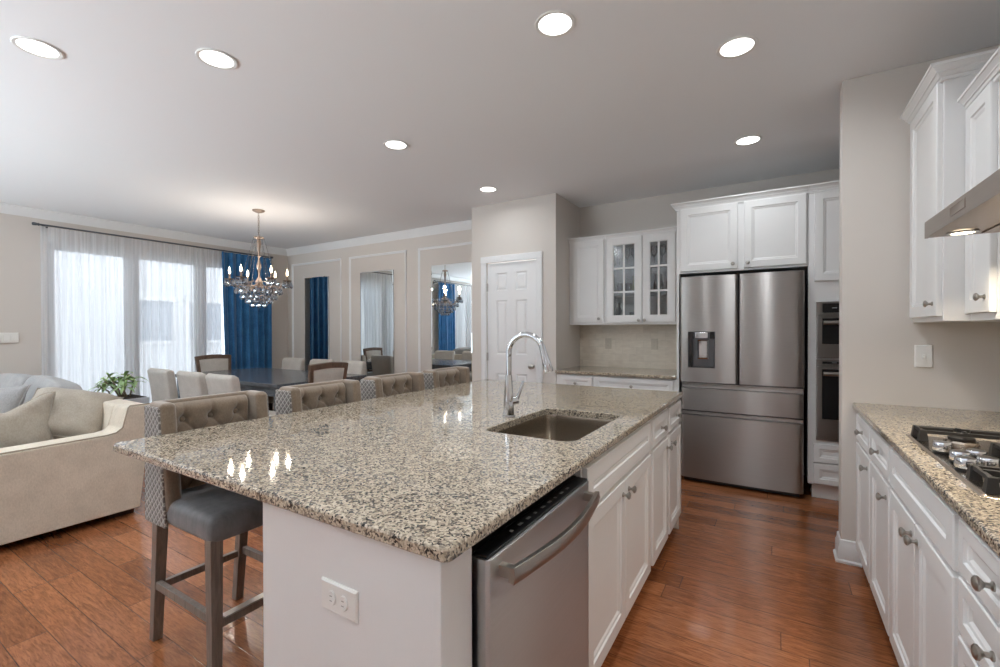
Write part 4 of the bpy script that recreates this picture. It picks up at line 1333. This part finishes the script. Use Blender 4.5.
def make_parsons():
    t = thing('dining_chair', 'chair', 'chair', (0, 0, 0), 0, 'upholstered dining chairs')
    def back(u, v):
        th = 2 * pi * u
        e = 0.28
        sg = lambda a, p: math.copysign(abs(a) ** p, a)
        z = 0.36 + 0.555 * v
        k = 1.0 if v < 0.93 else math.sqrt(max(0.04, 1 - ((v - 0.93) / 0.07) ** 2 * 0.93))
        wd = 0.215 + 0.020 * v
        x = wd * sg(cos(th), e) * (0.9 + 0.1 * k)
        y = 0.048 * sg(sin(th), e) * k
        curve = 0.022 * (1 - (x / 0.235) ** 2)
        return (x, -0.222 - 0.055 * v * v + y - curve, z)
    mb = MB().grid(back, 40, 26, wrapu=True)
    mb.f.append(tuple(range(25 * 40, 26 * 40)))
    mb.f.append(tuple(range(40))[::-1])
    mb.build('backrest', M['chair'], t, angle=70)
    weld(cushion_box(0.47, 0.47, 0.14, 0.2).build('seat', M['chair'], t, loc=(0, 0.03, 0.425), angle=180))
    MB().box(-0.215, -0.19, 0.31, 0.215, 0.245, 0.375).build('seat_rail', M['chair'], t, bevel=0.012)
    for x, y in ((-0.19, 0.22), (0.19, 0.22), (-0.19, -0.20), (0.19, -0.20)):
        MB().frustum((x, y - (0.03 if y < 0 else 0), 0.001), (0.015, 0.015), (x, y, 0.32), (0.022, 0.022)).build('leg', M['espresso'], t, bevel=0.002)
    return t
pc = make_parsons()
near = [(-5.78, 'pale linen dining chair at the near table side, leftmost in front of the sheers'), (-5.09, 'pale linen dining chair in the middle of the near table side'), (-4.50, 'pale linen dining chair on the near table side, closest to the island')]
far = [(-6.24, 'pale linen dining chair on the far table side, beside the blue curtain'), (-5.58, 'pale linen dining chair in the middle of the far table side'), (-4.93, 'pale linen dining chair on the far table side, below the middle mirror')]
for k, (x, lb) in enumerate(near):
    if k == 0:
        pc.location = (x, 2.555, 0)
        pc['label'] = lb
    else:
        dup(pc, (x, 2.55, 0), None, lb)
for x, lb in far:
    dup(pc, (x, 3.93, 0), R(180), lb)

def make_armless():
    t = thing('dining_chair', 'chair', 'chair', (0, 0, 0), 0, 'wood framed dining chairs')
    tilt = T(0, -0.20, 0.47) @ RX(R(8)) 
    # frame ring: trapezoid wider at the top, gently bowed crest
    def fr_pts(w0, w1, z0, z1, crest):
        pts = [(-w0, z0), (w0, z0)]
        for k in range(9):
            q = k / 8
            pts.append((w1 - 2 * w1 * q, z1 + crest * sin(pi * q)))
        return pts
    o, i = fr_pts(0.205, 0.236, 0.06, 0.515, 0.016), fr_pts(0.165, 0.193, 0.10, 0.462, 0.012)
    n = len(o)
    vs = [(x, y, z) for y in (-0.022, 0.022) for L in (o, i) for x, z in L]
    fs = []
    for k in range(n):
        k2 = (k + 1) % n
        fs += [(k, k2, n + k2, n + k), (2 * n + k, 3 * n + k, 3 * n + k2, 2 * n + k2), (k, 2 * n + k, 2 * n + k2, k2), (n + k, n + k2, 3 * n + k2, 3 * n + k)]
    fo = MB().add(vs, fs, tilt).build('back_frame', M['framewood'], t, bevel=0.006)
    def pad(u, v):
        z = 0.095 + 0.375 * v
        w = 0.168 + 0.028 * v
        a = 2 * u - 1
        return (w * a, 0, z + 0.012 * v * (1 - a * a))
    pm = MB()
    for sg in (1, -1):
        def p2(u, v, sg=sg):
            x, _, z = pad(u, v)
            k = max(0, (1 - abs(2 * u - 1) ** 6) * (1 - abs(2 * v - 1) ** 6)) ** 0.5
            return tuple(tilt @ Vector((x, sg * (0.012 + 0.016 * k), z)))
        pm.grid(p2, 12, 12)
    pm.build('back_pad', M['chair'], t, angle=180)
    weld(cushion_box(0.50, 0.48, 0.11, 0.22).build('seat', M['chair'], t, loc=(0, 0.03, 0.475), angle=180))
    MB().box(-0.24, -0.20, 0.37, 0.24, 0.26, 0.43).build('seat_rail', M['framewood'], t, bevel=0.004)
    for x in (-0.215, 0.215):
        MB().frustum((x, 0.235, 0.001), (0.016, 0.016), (x, 0.235, 0.39), (0.024, 0.024)).build('leg', M['framewood'], t, bevel=0.003)
        MB().tube([(x, -0.27, 0.001), (x, -0.225, 0.25), (x, -0.205, 0.42), (x, -0.214, 0.56)], [0.017, 0.022, 0.025, 0.020], 4).build('leg', M['framewood'], t, bevel=0.003)
    return t
ac = make_armless()
ac.location = (-4.26, 3.09, 0)
ac.rotation_euler = (0, 0, R(90))
ac['label'] = 'wood-framed dining chair at the island end of the table, its back toward us'
dup(ac, (-6.49, 3.31, 0), R(-90), 'wood-framed dining chair at the window end of the table')

# ------------------------------------------------------------------ chandelier
CX, CY = -5.17, 3.04
ch = thing('chandelier', 'antique brass crystal chandelier with lit candle bulbs hanging over the dining table', 'chandelier', (CX, CY, H))
MB().lathe([(0.066, -0.001), (0.068, -0.006), (0.06, -0.016), (0.035, -0.028), (0.012, -0.034), (0.004, -0.036)], 28).build('canopy', M['bronze'], ch)
cm = MB()
zz = -0.036
k = 0
while zz > -0.31:
    ln = []
    for q in range(12):
        a = 2 * pi * q / 12
        ln.append((0.009 * cos(a), 0, zz - 0.016 + 0.019 * sin(a)))
    cm.tube(ln, 0.0028, 6, RZ(R(90 * (k % 2))), closed=True)
    zz -= 0.028
    k += 1
cm.build('chain', M['bronze'], ch)
col = [(0.004, -0.305), (0.050, -0.314), (0.056, -0.322), (0.050, -0.330), (0.018, -0.340), (0.022, -0.37), (0.024, -0.40), (0.014, -0.46), (0.009, -0.52), (0.019, -0.54), (0.010, -0.56), (0.013, -0.60), (0.025, -0.64), (0.026, -0.67), (0.013, -0.71), (0.010, -0.76), (0.018, -0.79), (0.034, -0.82), (0.040, -0.84), (0.034, -0.86), (0.022, -0.88), (0.012, -0.90), (0.004, -0.905)]
MB().lathe(col, 20).build('stem', M['bronze'], ch)
def drop_mesh(s=1.0):
    return MB().lathe([(0.0012 * s, 0.0), (0.0025 * s, -0.006 * s), (0.007 * s, -0.016 * s), (0.0125 * s, -0.030 * s), (0.0115 * s, -0.037 * s), (0.006 * s, -0.044 * s), (0.001 * s, -0.047 * s)], 6)
drop0 = drop_mesh(1.5)
drop_me = drop0.build('crystal_drop', M['crystal'], ch, flat=True)
drop_me.location = (0, 0, -0.91)
ndrop = [1]
def drop(x, y, z, s=1.0, rz=0):
    o = drop_me.copy()
    C.objects.link(o)
    o.parent = ch
    o.location = (x, y, z)
    o.scale = (s, s, s)
    o.rotation_euler = (0, 0, rz)
    ndrop[0] += 1
def beads(parent, p0, p1, sagz, r=0.0075, gap=0.0165):
    p0, p1 = Vector(p0), Vector(p1)
    L = (p1 - p0).length
    n = max(4, int(L / gap))
    mb = MB()
    for i in range(n + 1):
        q = i / n
        p = p0.lerp(p1, q) - Vector((0, 0, sagz * 4 * q * (1 - q)))
        mb.add([(p.x + r, p.y, p.z), (p.x, p.y + r, p.z), (p.x - r, p.y, p.z), (p.x, p.y - r, p.z), (p.x, p.y, p.z + r), (p.x, p.y, p.z - r)],
               [(0, 1, 4), (1, 2, 4), (2, 3, 4), (3, 0, 4), (1, 0, 5), (2, 1, 5), (3, 2, 5), (0, 3, 5)])
    return mb.build('bead_strand', M['crystal'], parent, flat=True)
RA = 0.30
AZ = [R(53.5 + 60 * k) for k in range(6)]
for k, a in enumerate(AZ):
    Ma = RZ(a)
    pts = []
    for q in range(15):
        s = q / 14
        r = 0.03 + (RA - 0.03) * s
        z = -0.865 - 0.075 * sin(pi * min(1, s * 1.2)) + 0.02 * max(0, s - 0.55) / 0.45
        pts.append((r, 0, z))
    pts.append((RA, 0, pts[-1][2] + 0.012))
    zt = pts[-1][2]
    am = MB().tube(pts, [0.0075 - 0.002 * i / 15 for i in range(16)], 8, Ma).build('arm', M['bronze'], ch)
    cup = MB().lathe([(0.006, zt), (0.044, zt + 0.012), (0.050, zt + 0.020), (0.046, zt + 0.020), (0.012, zt + 0.010), (0.011, zt + 0.024)], 20, Ma @ T(RA, 0, 0)).build('drip_pan', M['bronze'], am)
    MB().lathe([(0.0105, zt + 0.012), (0.0105, zt + 0.075), (0.004, zt + 0.077)], 14, Ma @ T(RA, 0, 0)).build('candle_sleeve', M['bronze'], am)
    MB().lathe([(0.005, zt + 0.077), (0.010, zt + 0.090), (0.0125, zt + 0.104), (0.010, zt + 0.122), (0.004, zt + 0.142), (0.001, zt + 0.158)], 14, Ma @ T(RA, 0, 0)).build('bulb', M['bulb'], am)
    l = bpy.data.lights.new('candle_light', 'POINT')
    l.energy, l.color, l.shadow_soft_size = 2.8, (1.0, 0.88, 0.76), 0.02
    lo = bpy.data.objects.new('candle_light', l)
    C.objects.link(lo)
    lo.parent = ch
    lo.location = (RA * cos(a), RA * sin(a), zt + 0.185)
    for q in range(6):
        b = 2 * pi * q / 6 + 0.3
        drop(RA * cos(a) + 0.046 * cos(b), RA * sin(a) + 0.046 * sin(b), zt + 0.013, 1.1 + 0.15 * (q % 2), b)
    beads(ch, (0.055 * cos(a), 0.055 * sin(a), -0.328), (RA * 0.66 * cos(a), RA * 0.66 * sin(a), -0.885), 0.0)
    a2 = AZ[(k + 1) % 6]
    beads(ch, (RA * cos(a), RA * sin(a), zt), (RA * cos(a2), RA * sin(a2), zt), 0.035)
for n, r, z, s in ((18, 0.235, -0.905, 1.15), (14, 0.18, -0.965, 1.2), (10, 0.125, -1.01, 1.25), (6, 0.07, -1.05, 1.3), (10, 0.12, -0.90, 1.05)):
    rg = [(r * cos(2 * pi * k / 24), r * sin(2 * pi * k / 24), z + 0.003) for k in range(24)]
    MB().tube(rg, 0.003, 6, closed=True).build('crystal_ring', M['bronze'], ch)
    for k in range(n):
        b = 2 * pi * k / n + r * 9
        drop(r * cos(b), r * sin(b), z, s, b)
for k in range(6):
    b = AZ[k] + R(30)
    MB().tube([(0.055 * cos(b), 0.055 * sin(b), -0.82), (0.13 * cos(b), 0.13 * sin(b), -0.86), (0.235 * cos(b), 0.235 * sin(b), -0.902)], 0.0025, 6).build('ring_wire', M['bronze'], ch)
    beads(ch, (0.235 * cos(b), 0.235 * sin(b), -0.905), (0.07 * cos(b), 0.07 * sin(b), -1.047), 0.02)

# ------------------------------------------------------------------ curtains
def curtain(name, label, mat, y0, y1, z0, z1, folds, amp, x, seed, group, gather=0.0, shift=0.0):
    rnd = random.Random(seed)
    n = max(60, int(folds * 12))
    phs = [rnd.uniform(0, 6.28) for _ in range(4)]
    def fn(u, v):
        y = y0 + (y1 - y0) * u
        z = z0 + (z1 - z0) * v
        w = (1 - v)
        y += gather * (u - 0.5) * w * w + shift * w
        a = amp * (0.45 + 0.55 * w)
        xx = x + a * (sin(2 * pi * folds * u + 0.8 * sin(2 * pi * u * 2.3 + phs[0])) + 0.35 * sin(2 * pi * folds * 1.9 * u + phs[1] + 1.2 * w) + 0.3 * sin(2 * pi * 1.7 * u + phs[2]) * w)
        return (xx, y, z)
    o = MB().grid(fn, n, 14).build(name, mat, angle=180)
    return tag(o, label, 'curtain', group)
g = 'curtains of the dining window'
curtain('sheer_curtain', 'wide sheer white curtain covering the window left of the seam', M['sheer'], 1.665, 3.24, 0.015, 2.535, 17, 0.020, -7.185, 3, g)
curtain('sheer_curtain', 'narrower sheer white curtain between the seam and the blue drape', M['sheer'], 3.23, 3.645, 0.015, 2.535, 7, 0.018, -7.195, 5, g)
curtain('blue_curtain', 'royal blue velvet drape behind the chandelier', M['blue'], 3.63, 4.42, 0.012, 2.53, 6.5, 0.048, -7.165, 8, g, -0.06, 0.02)
def rod(label, y0, y1, x, z):
    t = thing('curtain_rod', label, 'curtain rod', (x, (y0 + y1) / 2, z))
    h = (y1 - y0) / 2
    MB().tube([(0, -h, 0), (0, h, 0)], 0.0105, 12).build('rod', M['rod'], t)
    for s in (-1, 1):
        MB().lathe([(0.010, 0), (0.016, 0.004), (0.016, 0.012), (0.012, 0.018), (0.017, 0.030), (0.017, 0.055), (0.012, 0.062), (0.003, 0.064)], 16, T(0, s * h, 0) @ RX(R(-90 * s))).build('finial', M['rod'], t)
        yb = s * (h - 0.06)
        MB().box(XL - x, yb - 0.008, -0.030, 0.006, yb + 0.008, -0.014).box(XL - x, yb - 0.014, -0.06, XL - x + 0.006, yb + 0.014, 0.015).build('bracket', M['rod'], t)
    return t
rod('long dark curtain rod above the sheer and blue dining curtains', 1.66, 4.40, -7.18, 2.55)
g = 'curtains of the living room window'
curtain('blue_curtain', 'blue velvet drape seen only in the largest mirror', M['blue'], 0.12, 0.80, 0.012, 2.53, 6.5, 0.034, -7.165, 9, g)
curtain('sheer_curtain', 'sheer white curtain seen only in the largest mirror', M['sheer'], -1.95, 0.20, 0.015, 2.535, 20, 0.020, -7.19, 13, g)
rod('dark curtain rod seen only in the largest mirror', -2.0, 0.88, -7.18, 2.55)

# ------------------------------------------------------------------ mirrors
def mirror(label, x0, x1):
    t = thing('wall_mirror', label, 'mirror', ((x0 + x1) / 2, YM, 0), 0, 'frameless mirrors on the dining wall')
    w, z0, z1 = x1 - x0, 0.46, 2.215
    MB().box(-w / 2 + 0.003, -0.012, z0 + 0.003, w / 2 - 0.003, 0.0, z1 - 0.003).build('backing', M['rod'], t)
    MB().rings(w, z1 - z0, [(0, 0.0125), (0, 0.016), (0.012, 0.018)], M=T(-w / 2, 0, z0)).build('mirror_glass', M['mirror'], t, flat=True)
    return t
mirror('narrow wall mirror nearest the corner, reflecting the blue drape', -6.80, -6.185)
mirror('middle wall mirror reflecting the bright sheer curtain', -5.43, -4.745)
mirror('largest-looking wall mirror beside the pantry, reflecting the chandelier', -4.03, -3.35)

# ------------------------------------------------------------------ potted plant
PX, PY = -6.45, 2.14
pl = thing('potted_plant', 'leafy green plant in a square white planter between sofa and window', 'plant', (PX, PY, 0))
MB().frustum((0, 0, 0.001), (0.17, 0.17), (0, 0, 0.56), (0.215, 0.215)).build('planter', M['pot'], pl, bevel=0.008)
MB().box(-0.19, -0.19, 0.558, 0.19, 0.19, 0.566).build('soil', M['soil'], pl)
rnd = random.Random(5)
lm, sm_ = MB(), MB()
for s in range(9):
    a0 = rnd.uniform(0, 2 * pi)
    bx, by = rnd.uniform(-0.08, 0.08), rnd.uniform(-0.08, 0.08)
    tx, ty = bx + 0.20 * cos(a0) * rnd.uniform(0.4, 1), by + 0.20 * sin(a0) * rnd.uniform(0.4, 1)
    tz = rnd.uniform(0.70, 0.83)
    st = [(bx, by, 0.56), ((bx * 0.7 + tx * 0.3), (by * 0.7 + ty * 0.3), 0.62 + rnd.uniform(0, 0.03)), (tx, ty, tz)]
    sm_.tube(st, [0.010, 0.008, 0.006], 7)
    for q in range(11):
        b = rnd.uniform(0, 2 * pi)
        L = rnd.uniform(0.10, 0.19)
        W = L * rnd.uniform(0.20, 0.28)
        el = rnd.uniform(0.1, 1.0)
        base = Vector(st[1]).lerp(Vector(st[2]), rnd.uniform(0.5, 1.0))
        dr = Vector((cos(b) * cos(el), sin(b) * cos(el), sin(el)))
        sd = dr.cross(Vector((0, 0, 1))).normalized()
        vs = []
        nseg = 6
        for i in range(nseg + 1):
            q2 = i / nseg
            c = base + dr * L * q2 - Vector((0, 0, 0.9 * L * q2 * q2 * (1 - el * 0.55)))
            wd = W * (sin(pi * min(1, q2 * 0.92 + 0.08)) ** 0.8) + 0.001
            up = sd.cross(dr)
            for e in (-1, 0, 1):
                vs.append(tuple(c + sd * wd * e * 0.5 + up * (abs(e) * wd * 0.18)))
        fs = []
        for i in range(nseg):
            for e in range(2):
                fs.append((i * 3 + e, i * 3 + e + 1, i * 3 + e + 4, i * 3 + e + 3))
        lm.add(vs, fs)
sm_.build('stem', M['stem'], pl)
lo = lm.build('foliage', M['leaf'], pl, angle=180)
